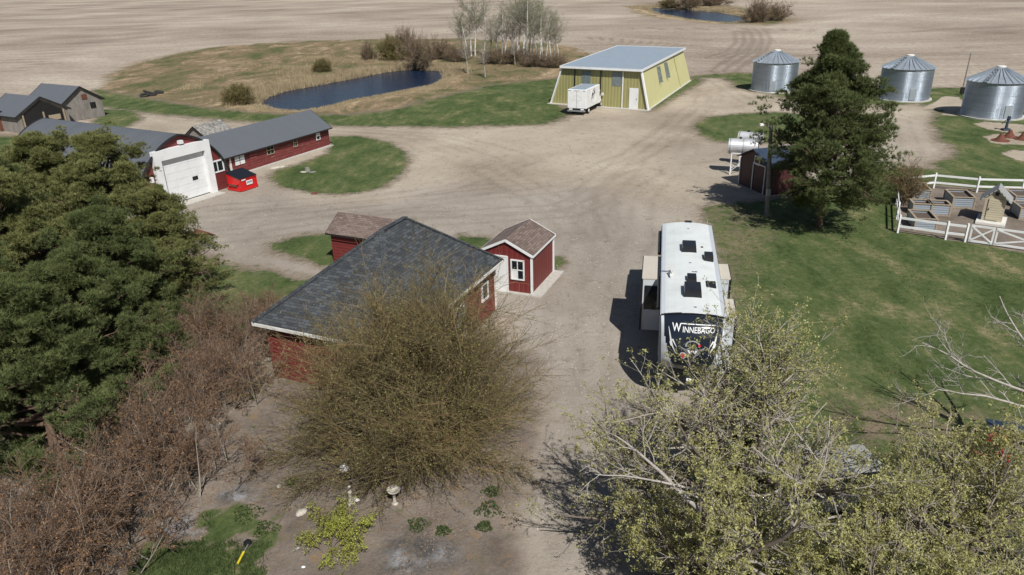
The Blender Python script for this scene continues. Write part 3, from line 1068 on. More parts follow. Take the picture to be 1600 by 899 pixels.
# ---- pale yellow machine shed with leaning walls
yF, yR, yB = at(862, 161.6), at(1013, 172.6), at(1079, 126.6)
YZ = 4.5
tF, tR, tB = at(878, 106.7, YZ), at(998.5, 113.2, YZ), at(1067, 78, YZ)
tL = tF+(tB-tR)
yL = yF+(yB-yR)
yroot = thing('machine_shed', (yF[0], yF[1], 0), hdg(yR-yF), 'large pale yellow machine shed with inward leaning sides and flat grey roof', 'shed')
yi = Matrix.Rotation(-hdg(yR-yF), 4, 'Z') @ Matrix.Translation((-yF[0], -yF[1], 0))


def yl(p, z=0):
    return yi @ Vector((p[0], p[1], z))


A0, B0, C0, D0 = yl(yF), yl(yR), yl(yB), yl(yL)
A1, B1, C1, D1 = yl(tF, YZ), yl(tR, YZ), yl(tB, YZ), yl(tL, YZ)
for p in (A1, B1):
    p.y = .12
A1.z = B1.z = YZ
MB().poly([B0, C0, C1, B1]).build('side_wall', M['yellow_wall'], yroot)
MB().poly([D0, A0, A1, D1]).build('side_wall', M['yellow_wall'], yroot)
MB().poly([C0, D0, D1, C1]).build('back_wall', M['yellow_wall'], yroot)
MB().poly([A0, B0, B1, A1]).build('front_wall', M['olive_door'], yroot)


def up_(p, d):
    return Vector((p.x, p.y, p.z+d))


roofring = [A1+Vector((-.2, -.5, 0)), B1+Vector((.25, -.5, 0)), C1+Vector((.3, .3, 0)), D1+Vector((-.3, .3, 0))]
mb = MB().prism([up_(p, .25) for p in roofring], (0, 0, 0), (0, 0, -.2))
mb.build('roof', M['steel_roof'], yroot)
mb = MB()
for i in range(4):
    p, q = roofring[i], roofring[(i+1) % 4]
    mb.bar(up_(p, .16), up_(q, .16), .1, .26)
mb.build('fascia', M['white'], yroot)
for p, q, s in ((A0, A1, -1), (B0, B1, 1)):
    MB().bar(p+Vector((s*.05, -.1, 0)), q+Vector((s*.05, -.14, .05)), .34, .16).build('corner_trim', M['white'], yroot)


def yfront(u, z, d=.06):
    """point on the front wall, u metres from its left foot"""
    yy = .12*z/YZ
    return Vector((u, yy-d, z))


WY = B0.x
for k, u in enumerate((3.3, 6.9, WY-3.45)):
    pp = MB()
    pp.bar(yfront(u, 0, .08), yfront(u, YZ-.1, .08), .1, .1)
    pp.build('door_jamb', M['white'] if k == 2 else M['black'], yroot)
for u in (4.9, 9.0):
    MB().box(yfront(u, 3.45, .03), (1.15, .05, 1.6)).build('clear_panel', M['sky_panel'], yroot)
dr = MB().box(yfront(WY-1.95, 1.3, .06), (1.15, .07, 2.45)).build('door', M['white'], yroot)
MB().box(yfront(WY-1.55, 1.25, .12), (.08, .08, .12)).build('handle', M['steel'], dr)
MB().box((WY/2, -.35, .04), (WY+.6, .8, .08)).build('footing', M['conc'], yroot)
mb = MB()
nY = (C0-B0).cross(B1-B0).normalized()
nY = nY if nY.x > 0 else -nY
for t in (.30, .47):
    lo = B0.lerp(C0, t)
    hi = B1.lerp(C1, t)
    MB().bar(lo.lerp(hi, .48)+nY*.02, lo.lerp(hi, .92)+nY*.02, .9, .05, up=tuple(nY.cross((hi-lo).normalized()))).build('clear_panel', M['sky_panel'], yroot)
t = .72
MB().bar(B0.lerp(C0, t)+nY*.01, B1.lerp(C1, t)+nY*.01, .12, .03, up=tuple(nY.cross((B1-B0).normalized()))).build('seam_strip', M['olive_door'], yroot)
bb = MB()
bb.bar(B0+nY*.05+Vector((0, .1, .06)), C0+nY*.05+Vector((0, 0, .06)), .12, .12)
bb.build('base_trim', M['offwhite'], yroot)


# ---- grain bins
def make_bin(loc, label):
    t = thing('grain_bin', loc, 0, label, 'grain bin', 'galvanised grain bins along the field')
    r, he, hp = 2.95, 3.85, 5.15
    n = 48
    V, Fc, uvs = [], [], []
    me = bpy.data.meshes.new('bin_wall')
    for k in range(2):
        for i in range(n):
            a = 2*math.pi*i/n
            V.append((r*math.cos(a), r*math.sin(a), .12+k*(he-.12)))
    for i in range(n):
        j = (i+1) % n
        Fc.append((i, j, n+j, n+i))
        u0, u1 = i*2*math.pi*r/n, (i+1)*2*math.pi*r/n
        uvs += [(u0, 0), (u1, 0), (u1, he), (u0, he)]
    me.from_pydata(V, [], Fc)
    me.polygons.foreach_set('use_smooth', [True]*n)
    uv = me.uv_layers.new(name='UVMap').data
    for i, q in enumerate(uvs):
        uv[i].uv = q
    me.materials.append(M['galv'])
    wl = bpy.data.objects.new('bin_wall', me)
    C.objects.link(wl)
    wl.parent = t
    rb = MB()
    rb.lathe([(r+.16, he-.02), (r*.55, he+(hp-he)*.47), (.42, hp)], 28)
    rf = rb.build('roof', M['galv_roof'], t)
    rr = MB()
    for i in range(28):
        a = 2*math.pi*(i+.0)/28
        rr.bar(((r+.15)*math.cos(a), (r+.15)*math.sin(a), he+.02), (.42*math.cos(a), .42*math.sin(a), hp+.03), .05, .07)
    rr.build('roof_ribs', M['galv_roof'], rf)
    MB().lathe([(.46, hp-.05), (.46, hp+.14), (.3, hp+.2), (.0, hp+.22)], 20).build('cap', M['offwhite'], t, smooth=False)
    MB().lathe([(r+.28, 0), (r+.28, .13), (r-.1, .13)], 48).build('concrete_ring', M['conc'], t)
    a = R(-112)
    dl = MB().box(((r+.02)*math.cos(a), (r+.02)*math.sin(a), .95), (.75, .06, 1.3), (-math.sin(a), math.cos(a), 0)).build('door', M['galv_roof'], t)
    ld = MB()
    a = R(-128)
    ex = Vector((-math.sin(a), math.cos(a), 0))
    pc = Vector(((r+.14)*math.cos(a), (r+.14)*math.sin(a), 0))
    for s in (-.2, .2):
        ld.bar(pc+ex*s+Vector((0, 0, .3)), pc+ex*s+Vector((0, 0, 1.5)), .03)
    a = R(195)
    ex = Vector((-math.sin(a), math.cos(a), 0))
    cdir = Vector((math.cos(a), math.sin(a), 0))
    for k in range(7):
        f = k/7
        rad = (r+.1)*(1-f)+.5*f
        z = he+.1+(hp-he)*f
        ld.box(cdir*rad+Vector((0, 0, z)), (.42, .16, .07), ex)
    ld.build('roof_ladder', M['steel'], t)
    return t


bin0 = make_bin((36.7, 103.6), 'grain bin partly behind the tall pine, nearest the yellow machine shed')
copy_tree(bin0, (49.8, 94.0), R(14), label='grain bin just right of the tall pine, middle one of three')
copy_tree(bin0, (53.3, 81.6), R(20), label='grain bin at the right picture edge, nearest to the white garden fence')

# ---- dark red shed under the pine
s0, s1 = at(1154.3, 286.6), at(1196.3, 306)
sh_h = hdg(s1-s0)
W_ = float(np.linalg.norm(s1-s0))
droot = thing('fuel_shed', (s0[0], s0[1], 0), sh_h+R(90), 'dark maroon shed with white trim lines under the tall pine behind the light pole', 'shed')
# local x = depth direction (away from the gable), y = towards the camera-left corner (negative = to the right corner)
mb = MB()
HE_, HR2, LD = 2.25, 3.1, 3.3
mb.prism([(0, 0, 0), (0, -W_, 0), (0, -W_, HE_), (0, -W_/2, HR2), (0, 0, HE_)], (0, 0, 0), (LD, 0, 0))
mb.build('wall', M['maroon'], droot)
rb = MB()
sl_ = (HR2-HE_)/(W_/2)
for y0, s in ((.3, 1), (-W_-.3, -1)):
    z0 = HE_-.3*sl_+.08
    rg = [(-.25, y0, z0), (LD+.25, y0, z0), (LD+.25, -W_/2, HR2+.08), (-.25, -W_/2, HR2+.08)]
    slab(rb, rg, .06)
rb.build('roof', M['bluegrey'], droot)
tb = MB()
for y in (0, -W_*.48, -W_*.9):
    tb.box((-.03, y, 1.05), (.05, .08, 2.1))
tb.box((-.03, -W_*.69, 2.1), (.05, W_*.42, .08))
tb.build('trim', M['white'], droot)
window(droot, (0, -W_*.6, 2.35), (0, 1, 0), .7, .65, (-1, 0, 0), 1, 1, fw=.07, glass='maroon')


# ---- fuel tanks on stands
def fuel_tank(px, pe, z, r, lab, leg=True):
    a, b_ = at(*px, z), at(*pe, z)
    d = b_-a
    L = float(np.linalg.norm(d))
    t = thing('fuel_tank', (a[0], a[1], 0), hdg(d), lab, 'fuel tank', 'silver fuel tanks beside the dark shed')
    mb = MB()
    mb.tube((0, 0, z), (L, 0, z), r, n=28)
    mb.build('tank', M['tank'], t, smooth=False, bevel=.04)
    MB().tube((.12, 0, z), (.2, 0, z), r+.02, n=28).tube((L*.5, 0, z), (L*.5+.06, 0, z), r+.02, n=28).build('band', M['steel'], t)
    MB().tube((L*.4, 0, z+r-.03), (L*.4, 0, z+r+.14), .09).build('filler_cap', M['black'], t)
    st = MB()
    for x in (.35, L-.35):
        for s in (-1, 1):
            st.bar((x, s*r*.75, 0), (x, s*r*.6, z-r*.55), .09)
        st.bar((x, -r*.75, .15), (x, r*.7, z-r*.8), .05)
    for s in (-1, 1):
        st.bar((.35, s*r*.72, .3), (L-.35, s*r*.62, z-r*.8), .05)
        st.bar((.35, s*r*.65, z-r*.8), (L-.35, s*r*.65, z-r*.8), .08)
    st.build('stand', M['white'], t)
    return t


fuel_tank((1138, 228), (1184, 230), 2.3, .62, 'silver fuel tank on white legs, the nearer of two')
fuel_tank((1154, 214), (1192, 217), 2.45, .48, 'silver fuel tank behind the nearer one, mostly in pine shade')

# ---- yard light pole beside the pine
p0 = at(1198, 337)
pole = thing('yard_light_pole', (p0[0], p0[1], 0), 0, 'weathered wooden yard light pole beside the tall pine', 'light pole')
MB().tube((0, 0, 0), (-.42, .0, 6.4), .16, .11, 12).build('pole', M['pole'], pole)
MB().tube((-.42, 0, 6.1), (-1.0, -.1, 6.35), .03).build('arm', M['steel'], pole)
MB().lathe([(.0, .16), (.1, .14), (.2, .02), (.17, -.06), (0, -.1)], 14, (-1.1, -.1, 6.25)).build('lamp_head', M['offwhite'], pole, smooth=True)
MB().box((-.13, -.19, 1.7), (.26, .14, .5)).build('meter_box', M['steel'], pole)
p0 = at(1502, 149)
fp = thing('field_pole', (p0[0], p0[1], 0), 0, 'thin grey pole with small crosspiece standing between the two right grain bins', 'pole')
MB().tube((0, 0, 0), (.1, 0, 5.2), .09, .06, 8).build('pole', M['pole'], fp)
MB().bar((-.5, 0, 5.0), (.3, 0, 5.15), .06).build('crosspiece', M['steel'], fp)
MB().box((-.05, -.15, .6), (.5, .3, .8)).build('control_box', M['black'], fp)


# ------------------------------------------------------------------ fifth-wheel trailer
vf, vb = (at(1035.4, 486, 3.9)+at(1133.5, 493.5, 3.9))/2, (at(1111.5, 351, 3.9)+at(1036, 346.5, 3.9))/2
vd = (vb-vf)/np.linalg.norm(vb-vf)
VL = float(np.linalg.norm(vb-vf))
rv = thing('travel_trailer', (vf[0], vf[1], 0), hdg(vd)-R(90), 'long white fifth wheel trailer with slide-outs and dark lettered front cap on the gravel', 'trailer')
vr = np.array([vd[1], -vd[0]])          # local +x, to the right


def vl(px, py, z):
    p = at(px, py, z)-vf
    return (float(p@vr), float(p@vd))


VW = 2.42
hw = VW/2
prof = [(0, 3.82), (VL, 3.82), (VL, .7), (2.4, .7), (2.4, 1.5), (0, 1.5)]
MB().prism([(-hw, y, z) for y, z in prof], (0, 0, 0), (VW, 0, 0)).build('body', M['rv_side'], rv)
# slightly crowned roof
mb = MB()
ns = 8
for i in range(ns):
    x0, x1 = -hw-.03+(VW+.06)*i/ns, -hw-.03+(VW+.06)*(i+1)/ns
    z0, z1 = (3.93-.15*(2*x/(VW+.06))**2 for x in (x0, x1))
    mb.poly([(x0, -.05, z0), (x1, -.05, z1), (x1, VL+.05, z1), (x0, VL+.05, z0)])
    mb.poly([(x0, VL+.05, 3.72), (x0, VL+.05, z0), (x1, VL+.05, z1), (x1, VL+.05, 3.72)])
for s in (-1, 1):
    x = s*(hw+.03)
    mb.poly([(x, -.05, 3.72), (x, VL+.05, 3.72), (x, VL+.05, 3.81), (x, -.05, 3.81)])
rroof = mb.build('roof', M['rv_roof'], rv)

CP = [(0.0, 3.86), (-.2, 3.80), (-.44, 3.58), (-.66, 3.22), (-.8, 2.82), (-.84, 2.42), (-.78, 2.1), (-.55, 1.8)]
CPL = [0]
for a, b_ in zip(CP[:-1], CP[1:]):
    CPL.append(CPL[-1]+math.dist(a, b_))


def cap(t, s, off=0.):
    """front cap surface: t across -1..1, s metres down the profile"""
    s = max(0, min(CPL[-1], s))
    for k in range(len(CP)-1):
        if s <= CPL[k+1]:
            break
    f = (s-CPL[k])/(CPL[k+1]-CPL[k])
    y = CP[k][0]+(CP[k+1][0]-CP[k][0])*f
    z = CP[k][1]+(CP[k+1][1]-CP[k][1])*f
    dy, dz = CP[k+1][0]-CP[k][0], CP[k+1][1]-CP[k][1]
    L = math.hypot(dy, dz)
    n = Vector((0, dz/L, -dy/L))
    e = (1-abs(t)**2.6)
    y = y*(.72+.28*e) - .14*(1-t*t)*min(1, s/.5)
    x = t*hw*(1-.035*s)
    z += .04-.13*t*t*max(0, 1-s/.8)
    return Vector((x, y, z)) + Vector((n.x, n.y, n.z))*off


NT, NS = 44, 30
SM = CPL[-1]
V = [cap(-1+2*i/NT, SM*j/NS) for j in range(NS+1) for i in range(NT+1)]
mb = MB()
mb.v = [tuple(v) for v in V]
for j in range(NS):
    for i in range(NT):
        t = -1+2*(i+.5)/NT
        s = SM*(j+.5)/NS
        lim = .93-.42*max(0, (s-.7)/(SM-.7))**1.5
        a = j*(NT+1)+i
        mb.f.append((a, a+NT+1, a+NT+2, a+1))
        mb.m.append(0 if abs(t) < lim else 1)
n0 = len(mb.v)
# close the cap's flanks and underside back to the body
for sg in (0, NT):
    ring_ = [tuple(V[j*(NT+1)+sg]) for j in range(NS+1)]
    ring_ += [(ring_[-1][0], .02, 1.5), (ring_[0][0], .02, 3.82)]
    mb.poly(ring_ if sg == 0 else ring_[::-1], 1)
und = [tuple(V[NS*(NT+1)+i]) for i in range(NT+1)]
mb.poly(und+[(hw, .02, 1.5), (-hw, .02, 1.5)], 1)
front = mb.build('front_cap', [M['rv_dark'], M['rv_side']], rv, smooth=False)
for k in range(NT*NS):
    front.data.polygons[k].use_smooth = True
# trim strip over the cap's top edge
mb = MB()
for i in range(16):
    mb.bar(cap(-1+2*i/16, .03, .02), cap(-1+2*(i+1)/16, .03, .02), .1, .03)
mb.build('cap_trim', M['black'], rv)


def textmesh(txt, size, shear=0., bold=.03):
    cu = bpy.data.curves.new('lettering', 'FONT')
    cu.body = txt
    cu.size = size
    cu.offset = bold*size
    cu.shear = shear
    cu.resolution_u = 2
    o = bpy.data.objects.new('lettering', cu)
    C.objects.link(o)
    dg = bpy.context.evaluated_depsgraph_get()
    me = bpy.data.meshes.new_from_object(o.evaluated_get(dg))
    import bmesh
    bm = bmesh.new()
    bm.from_mesh(me)
    bmesh.ops.triangulate(bm, faces=bm.faces[:])
    for _ in range(4):
        lg_ = [e for e in bm.edges if e.calc_length() > size*.12]
        if not lg_:
            break
        bmesh.ops.subdivide_edges(bm, edges=lg_, cuts=1)
        bmesh.ops.triangulate(bm, faces=bm.faces[:])
    bm.verts.index_update()
    vs = [(v.co.x, v.co.y) for v in bm.verts]
    fs = [tuple(v.index for v in f.verts) for f in bm.faces]
    bm.free()
    bpy.data.objects.remove(o)
    return vs, fs


def oncap(shapes, name, mat, off=.02, parent=None):
    """flat outline pieces (x metres from the middle, s metres down the cap) laid on the cap"""
    mb = MB()
    for vs, fs in shapes:
        n = len(mb.v)
        mb.v += [tuple(cap(x/hw, s, off)) for x, s in vs]
        for f in fs:
            mb.f.append(tuple(n+i for i in f))
            mb.m.append(0)
    return mb.build(name, mat, parent or front)


def stripq(p, q, w0, w1, n=6):
    """a tapered strip from p to q in cap coordinates"""
    p, q = np.array(p, float), np.array(q, float)
    d = (q-p)/np.linalg.norm(q-p)
    e = np.array([-d[1], d[0]])
    vs, fs = [], []
    for i in range(n+1):
        c = p+(q-p)*i/n
        wv = w0+(w1-w0)*i/n
        vs += [tuple(c-e*wv/2), tuple(c+e*wv/2)]
    for i in range(n):
        fs.append((2*i, 2*i+1, 2*i+3, 2*i+2))
    return vs, fs


sh = []
base = .78
x0 = -.80
vs, fs = textmesh('W', .50, 0, .012)
xs = [v[0] for v in vs]
sc_x = .34/(max(xs)-min(xs))
sh.append(([((v[0]-min(xs))*sc_x+x0, base-v[1]*.95) for v in vs], fs))
vs, fs = textmesh('INNEBAGO', .34, .06, .006)
xs = [v[0] for v in vs]
wtot = 1.20
kx = wtot/(max(xs)-min(xs))
sh.append(([((v[0]-min(xs))*kx+x0+.40, base-v[1]*.95) for v in vs], fs))
sh.append(stripq((x0+.33, base-.325), (x0+.42+wtot, base-.315), .035, .035, 14))
oncap(sh, 'lettering', M['white'], .022)
# white lightning streaks on both sides
sh = []
for s in (-1, 1):
    for a, b_, w0, w1 in (((.93, .62), (.80, 1.35), .01, .09), ((.80, 1.35), (.86, 1.25), .09, .05), ((.86, 1.2), (.62, 1.65), .08, .01), ((.78, 1.1), (.60, 1.4), .07, .005)):
        sh.append(stripq((s*a[0], a[1]), (s*b_[0], b_[1]), w0, w1))
oncap(sh, 'side_streaks', M['white'], .024)
# winged round emblem below the lettering
sh = []
n = 24
vs, fs = [], []
for i in range(n+1):
    a = R(-20)+R(220)*i/n
    for r in (.19, .25):
        vs.append((r*math.cos(a)*1.15, 1.25-r*math.sin(a)*.75))
for i in range(n):
    fs.append((2*i, 2*i+1, 2*i+3, 2*i+2))
sh.append((vs, fs))
for s in (-1, 1):
    for k in range(4):
        sh.append(stripq((s*(.1), 1.62-.09*k), (s*(.50-.07*k), 1.30+.04*k), .04, .02))
    sh.append(stripq((s*.02, 1.72), (s*.32, 1.52), .05, .02))
oncap(sh, 'emblem', M['steel'], .026)
sh = [stripq((-.16, 1.42), (-.1, 1.55), .07, .05, 3), stripq((-.1, 1.55), (-.02, 1.44), .05, .05, 3), stripq((.02, 1.44), (.1, 1.55), .05, .05, 3), stripq((.1, 1.55), (.16, 1.42), .05, .07, 3)]
oncap(sh, 'emblem_mark', M['white'], .032)
for c_, mt, r in (((-.36, 1.66), 'red_paint', .1), ((-.36, 1.66), 'white', .125), ((.26, 1.24), 'red_paint', .05)):
    vs = [(c_[0]+r*math.cos(a), c_[1]+r*math.sin(a)) for a in [i*math.pi/7 for i in range(14)]]
    oncap([(vs, [tuple(range(14))])], 'emblem_disc', M[mt], .028 if mt == 'white' else .036)


def slide(side, pts_roof_z, y0, y1, xo, z0=.95, z1=3.42):
    """slide-out room on side -1/1 from y0 (front) to y1 (rear), sticking out to x = xo"""
    s = side
    xa = s*hw
    mb = MB()
    cx_, wx = (xa+xo)/2, abs(xo-xa)
    body = mb.box((cx_, (y0+y1)/2, (z0+z1)/2), (wx, y1-y0, z1-z0)).build('slide_out', M['rv_side'], rv)
    MB().box((cx_, (y0+y1)/2, z1+.025), (wx+.02, y1-y0+.04, .05)).build('slide_roof', M['tan_roof'], body)
    e = MB()
    e.box((xo+s*.02, (y0+y1)/2, z1-.02), (.05, y1-y0+.06, .12))
    for y in (y0-.015, y1+.015):
        e.box((xo+s*.0, y, (z0+z1)/2), (.08, .05, z1-z0))
    e.build('slide_seal', M['black'], body)
    return body


xl0, yl0 = vl(1005.5, 400.6, 3.45)
xl1, yl1 = vl(1004.8, 435, 3.45)
print('slideL', xl0, yl0, xl1, yl1)
xa0, ya0 = vl(1136.7, 414, 3.45)
xa1, ya1 = vl(1141.8, 436.6, 3.45)
xb0, yb0 = vl(1146.6, 468.7, 3.45)
xb1, yb1 = vl(1149.3, 495.8, 3.45)
print('slideR', xa0, ya0, xa1, ya1, xb0, yb0, xb1, yb1)
XL = (xl0+xl1)/2
s1_ = slide(-1, 0, yl1, yl0, XL)
XM = (XL-hw)/2
for (y, z, wy) in ((yl1, 2.5, .62),):
    MB().box((XM, y-.02, z+.05), (abs(XL+hw)*.72, .06, 1.15)).build('window', M['glass'], s1_, bevel=.02)
MB().box((XL-.02, (yl0+yl1)/2, 2.3), (.05, 1.4, .7)).build('window', M['glass'], s1_)
s2_ = slide(1, 0, ya1, ya0, (xa0+xa1)/2)
s3_ = slide(1, 0, yb1, yb0, (xb0+xb1)/2)
for q, xo, y0, y1 in ((s2_, (xa0+xa1)/2, ya1, ya0), (s3_, (xb0+xb1)/2, yb1, yb0)):
    MB().box((xo+.02, (y0+y1)/2, 2.3), (.05, (y1-y0)*.6, .7)).build('window', M['glass'], q)
# awning rolled along the left roof edge
MB().tube((-hw-.12, yl0+.2, 3.55), (-hw-.12, VL-.6, 3.55), .09, n=10).tube((-hw-.1, .9, 3.6), (-hw-.1, yl1-.2, 3.6), .07, n=10).build('awning', M['black'], rv)
MB().box((-hw-.03, VL/2, 3.7), (.06, VL-.3, .1)).build('gutter_rail', M['black'], rv)


def roofbox(name, px, py, lx_, ly_, h, mt='black', taper=.88):
    x, y = vl(px, py, 3.95+h/2)
    o = MB()
    z0 = 3.86
    b0 = [(x-lx_/2, y-ly_/2, z0), (x+lx_/2, y-ly_/2, z0), (x+lx_/2, y+ly_/2, z0), (x-lx_/2, y+ly_/2, z0)]
    t0 = [(x+(p[0]-x)*taper, y+(p[1]-y)*taper, z0+h) for p in b0]
    o.poly(t0)
    for i in range(4):
        j = (i+1) % 4
        o.poly([b0[i], b0[j], t0[j], t0[i]])
    return o.build(name, M[mt], rv, bevel=min(.1, h*.4))


roofbox('air_conditioner', 1077, 383, .68, .95, .34)
roofbox('air_conditioner', 1082.5, 450, .72, 1.0, .36)
roofbox('vent_cover', 1107.5, 398, .42, .62, .26)
roofbox('vent_cover', 1081, 431.5, .42, .5, .26)
roofbox('skylight', 1111, 441.5, .42, .62, .06, taper=.95)
for q in ((1075.5, 355.5), (1078.5, 409), (1086.5, 478), (1097, 384), (1083, 423), (1087.5, 423)):
    roofbox('vent_pipe', q[0], q[1], .12, .1, .07)
x, y = vl(1047.5, 424, 4)
MB().tube((x, y, 3.86), (x, y, 4.05), .11, .07, 12).bar((x, y, 4.08), (x+.08, y-.55, 4.1), .06).bar((x-.22, y+.2, 4.12), (x+.2, y+.16, 4.12), .1, .04).build('antenna', M['offwhite'], rv)
x, y = vl(1075, 342, 3.9)
MB().box((x, VL+.12, 3.9), (.34, .24, .12)).build('camera_box', M['black'], rv)
MB().bar((-hw+.05, VL+.06, 3.74), (hw-.05, VL+.06, 3.74), .07).build('rear_trim', M['black'], rv)
ldr = MB()
for s in (.7, 1.02):
    ldr.bar((s, VL+.15, .9), (s, VL+.15, 4.05), .035)
for k in range(8):
    ldr.bar((.7, VL+.15, 1.1+k*.36), (1.02, VL+.15, 1.1+k*.36), .03)
ldr.build('ladder', M['steel'], rv)
MB().poly([(-hw-.005, 2.6, 1.0), (-hw-.005, VL-.1, 1.0), (-hw-.005, VL-.1, 1.35), (-hw-.005, 2.6, 1.5)]).build('side_stripe', M['rv_dark'], rv)
for s in (-1, 1):
    for y in (VL*.60, VL*.60+.95):
        wtr = MB()
        wtr.tube((s*(hw-.28), y, .38), (s*(hw-.02), y, .38), .38, n=20)
        wo = wtr.build('wheel', M['rubber'], rv)
        MB().tube((s*(hw-.03), y, .38), (s*(hw+.0), y, .38), .2, n=14).build('rim', M['steel'], wo)
    MB().bar((s*.85, 1.2, 0), (s*.85, 1.2, 1.5), .12).build('landing_leg', M['steel'], rv)
MB().bar((0, .3, 1.5), (0, -.15, 1.0), .18).build('hitch_pin', M['steel'], rv)

# ------------------------------------------------------------------ white cube van
ta, tb_ = at(887, 180.5), at(915, 179.5)
tc_ = (ta+tb_)/2
th_ = hdg(np.array([.43, .903]))-R(90)
van = thing('box_truck', (tc_[0], tc_[1], 0), th_, 'white cube van with faint round logos parked in front of the yellow shed', 'van')
mb = MB().box((0, 2.45, 1.85), (2.35, 4.9, 2.2))
bx = mb.build('cargo_box', M['white'], van, bevel=.05)
MB().box((0, 2.45, 2.965), (1.85, 4.5, .04)).build('roof_panel', M['steel_roof'], bx)
MB().box((0, -.01, 1.85), (.03, .03, 2.0)).build('door_gap', M['steel'], bx)
lg = MB()
n = 20
for i in range(n):
    a, b_ = math.pi*i/n, math.pi*(i+1)/n
    lg.bar((.62*math.cos(a), -.012, 1.75+.52*math.sin(a)), (.62*math.cos(b_), -.012, 1.75+.52*math.sin(b_)), .012, .03)
lg.bar((-.6, -.012, 1.75), (.6, -.012, 1.75), .012, .03)
lg.box((.12, -.012, 1.5), (.25, .012, .07))
lg.build('rear_logo', M['offwhite'], bx)
lg = MB()
for i in range(2*n):
    a, b_ = math.pi*i/n, math.pi*(i+1)/n
    lg.bar((1.187, 2.5+.95*math.cos(a), 1.95+.85*math.sin(a)), (1.187, 2.5+.95*math.cos(b_), 1.95+.85*math.sin(b_)), .03, .012)
lg.build('side_logo_ring', M['offwhite'], bx)
lg = MB()
for p, q in (((1.9, 1.6), (2.2, 2.35)), ((2.2, 2.35), (2.45, 1.6)), ((2.0, 2.1), (2.6, 2.2)), ((2.7, 1.9), (2.85, 2.5)), ((2.85, 2.5), (3.1, 2.1)), ((2.5, 2.5), (2.8, 2.7))):
    lg.bar((1.19, p[0], p[1]), (1.19, q[0], q[1]), .03, .09)
lg.build('side_logo', M['black'], bx)
for x in (-1.0, -.82, -.2, 0, .2, .82, 1.0):
    MB().box((x, -.02, 2.83), (.1, .03, .05)).build('marker_light', M['black'], bx)
cab = MB()
pf = [(4.9, .6), (4.9, 2.25), (5.6, 2.3), (6.2, 1.6), (7.1, 1.4), (7.15, .6)]
cab.prism([(-.95, y, z) for y, z in pf], (0, 0, 0), (1.9, 0, 0))
cb_ = cab.build('cab', M['white'], van, bevel=.05)
MB().poly([(-.8, 5.66, 2.26), (.8, 5.66, 2.26), (.85, 6.2, 1.64), (-.85, 6.2, 1.64)]).build('windscreen', M['glass'], cb_)
for s in (-1, 1):
    MB().box((s*.96, 5.55, 1.75), (.02, .8, .5)).build('side_window', M['glass'], cb_)
    MB().box((s*1.25, 5.9, 1.65), (.28, .1, .34)).bar((s*.95, 5.9, 1.6), (s*1.2, 5.9, 1.6), .04).build('mirror', M['offwhite'] if s > 0 else M['black'], cb_)
MB().box((0, 3.4, .6), (.9, 6.6, .2)).build('chassis', M['black'], van)
MB().box((0, -.12, .5), (2.2, .22, .14)).build('rear_bumper', M['steel'], van)
MB().box((0, -.02, .68), (2.2, .06, .22)).build('rear_panel', M['black'], van)
for s in (-1, 1):
    MB().box((s*.72, -.07, .68), (.42, .05, .14)).build('tail_light', M['white'], van)
    for y, x in ((1.35, .9), (6.2, .82)):
        wo = MB().tube((s*(x-.15), y, .38), (s*(x+.15), y, .38), .38, n=18).build('wheel', M['rubber'], van)
        MB().tube((s*(x+.14), y, .38), (s*(x+.17), y, .38), .2, n=12).build('rim', M['white'], wo)

# ------------------------------------------------------------------ red dumpster
p1, p2 = at(377, 300.5), at(400.5, 293)
dh = hdg(p2-p1)
dmp = thing('dumpster', (p1[0], p1[1], 0), dh, 'bright red steel dumpster with black lid beside the round roofed garage', 'dumpster')
DL = float(np.linalg.norm(p2-p1))+.1
pf = [(0, 0), (0, 1.15), (.25, 1.25), (1.35, 1.55), (1.55, 1.3), (1.55, 0)]
pf = [(0, .05), (0, 1.05), (1.45, 1.42), (1.45, .05)]
mb = MB().prism([(0, y, z) for y, z in pf], (0, 0, 0), (DL, 0, 0))
bd = mb.build('body', M['red_paint'], dmp)
mb = MB()
for x in (.0, DL*.33, DL*.66, DL):
    mb.box((x, -.03, .55), (.07, .06, 1.0))
mb.box((DL/2, -.03, 1.03), (DL+.1, .09, .09)).box((DL/2, -.03, .12), (DL+.1, .09, .14))
mb.box((-.04, .75, .12), (.09, 1.5, .14)).box((-.05, .75, .62), (.1, 1.2, .09))
mb.build('ribs', M['red_paint'], bd)
MB().box((-.07, .75, .5), (.12, .9, .15)).build('fork_pocket', M['rust'], dmp)
mb = MB().prism([(-.06, -.08, 1.09), (-.06, 1.5, 1.49), (-.06, 1.5, 1.43), (-.06, -.08, 1.03)], (0, 0, 0), (DL+.12, 0, 0))
MB().box((DL*.22, -.055, .93), (.42, .02, .1)).build('sticker', M['white'], dmp)
mb.build('lid', M['black'], dmp)
lab_ = MB().box((DL*.55, -.065, .62), (.62, .02, .36)).build('notice', M['white'], dmp)
mb = MB()
for k in range(5):
    mb.box((DL*.55-.22+k*.11, -.08, .64+(.02 if k % 2 else 0)), (.055, .01, .16))
mb.build('printed_lines', M['bluegrey'], lab_)

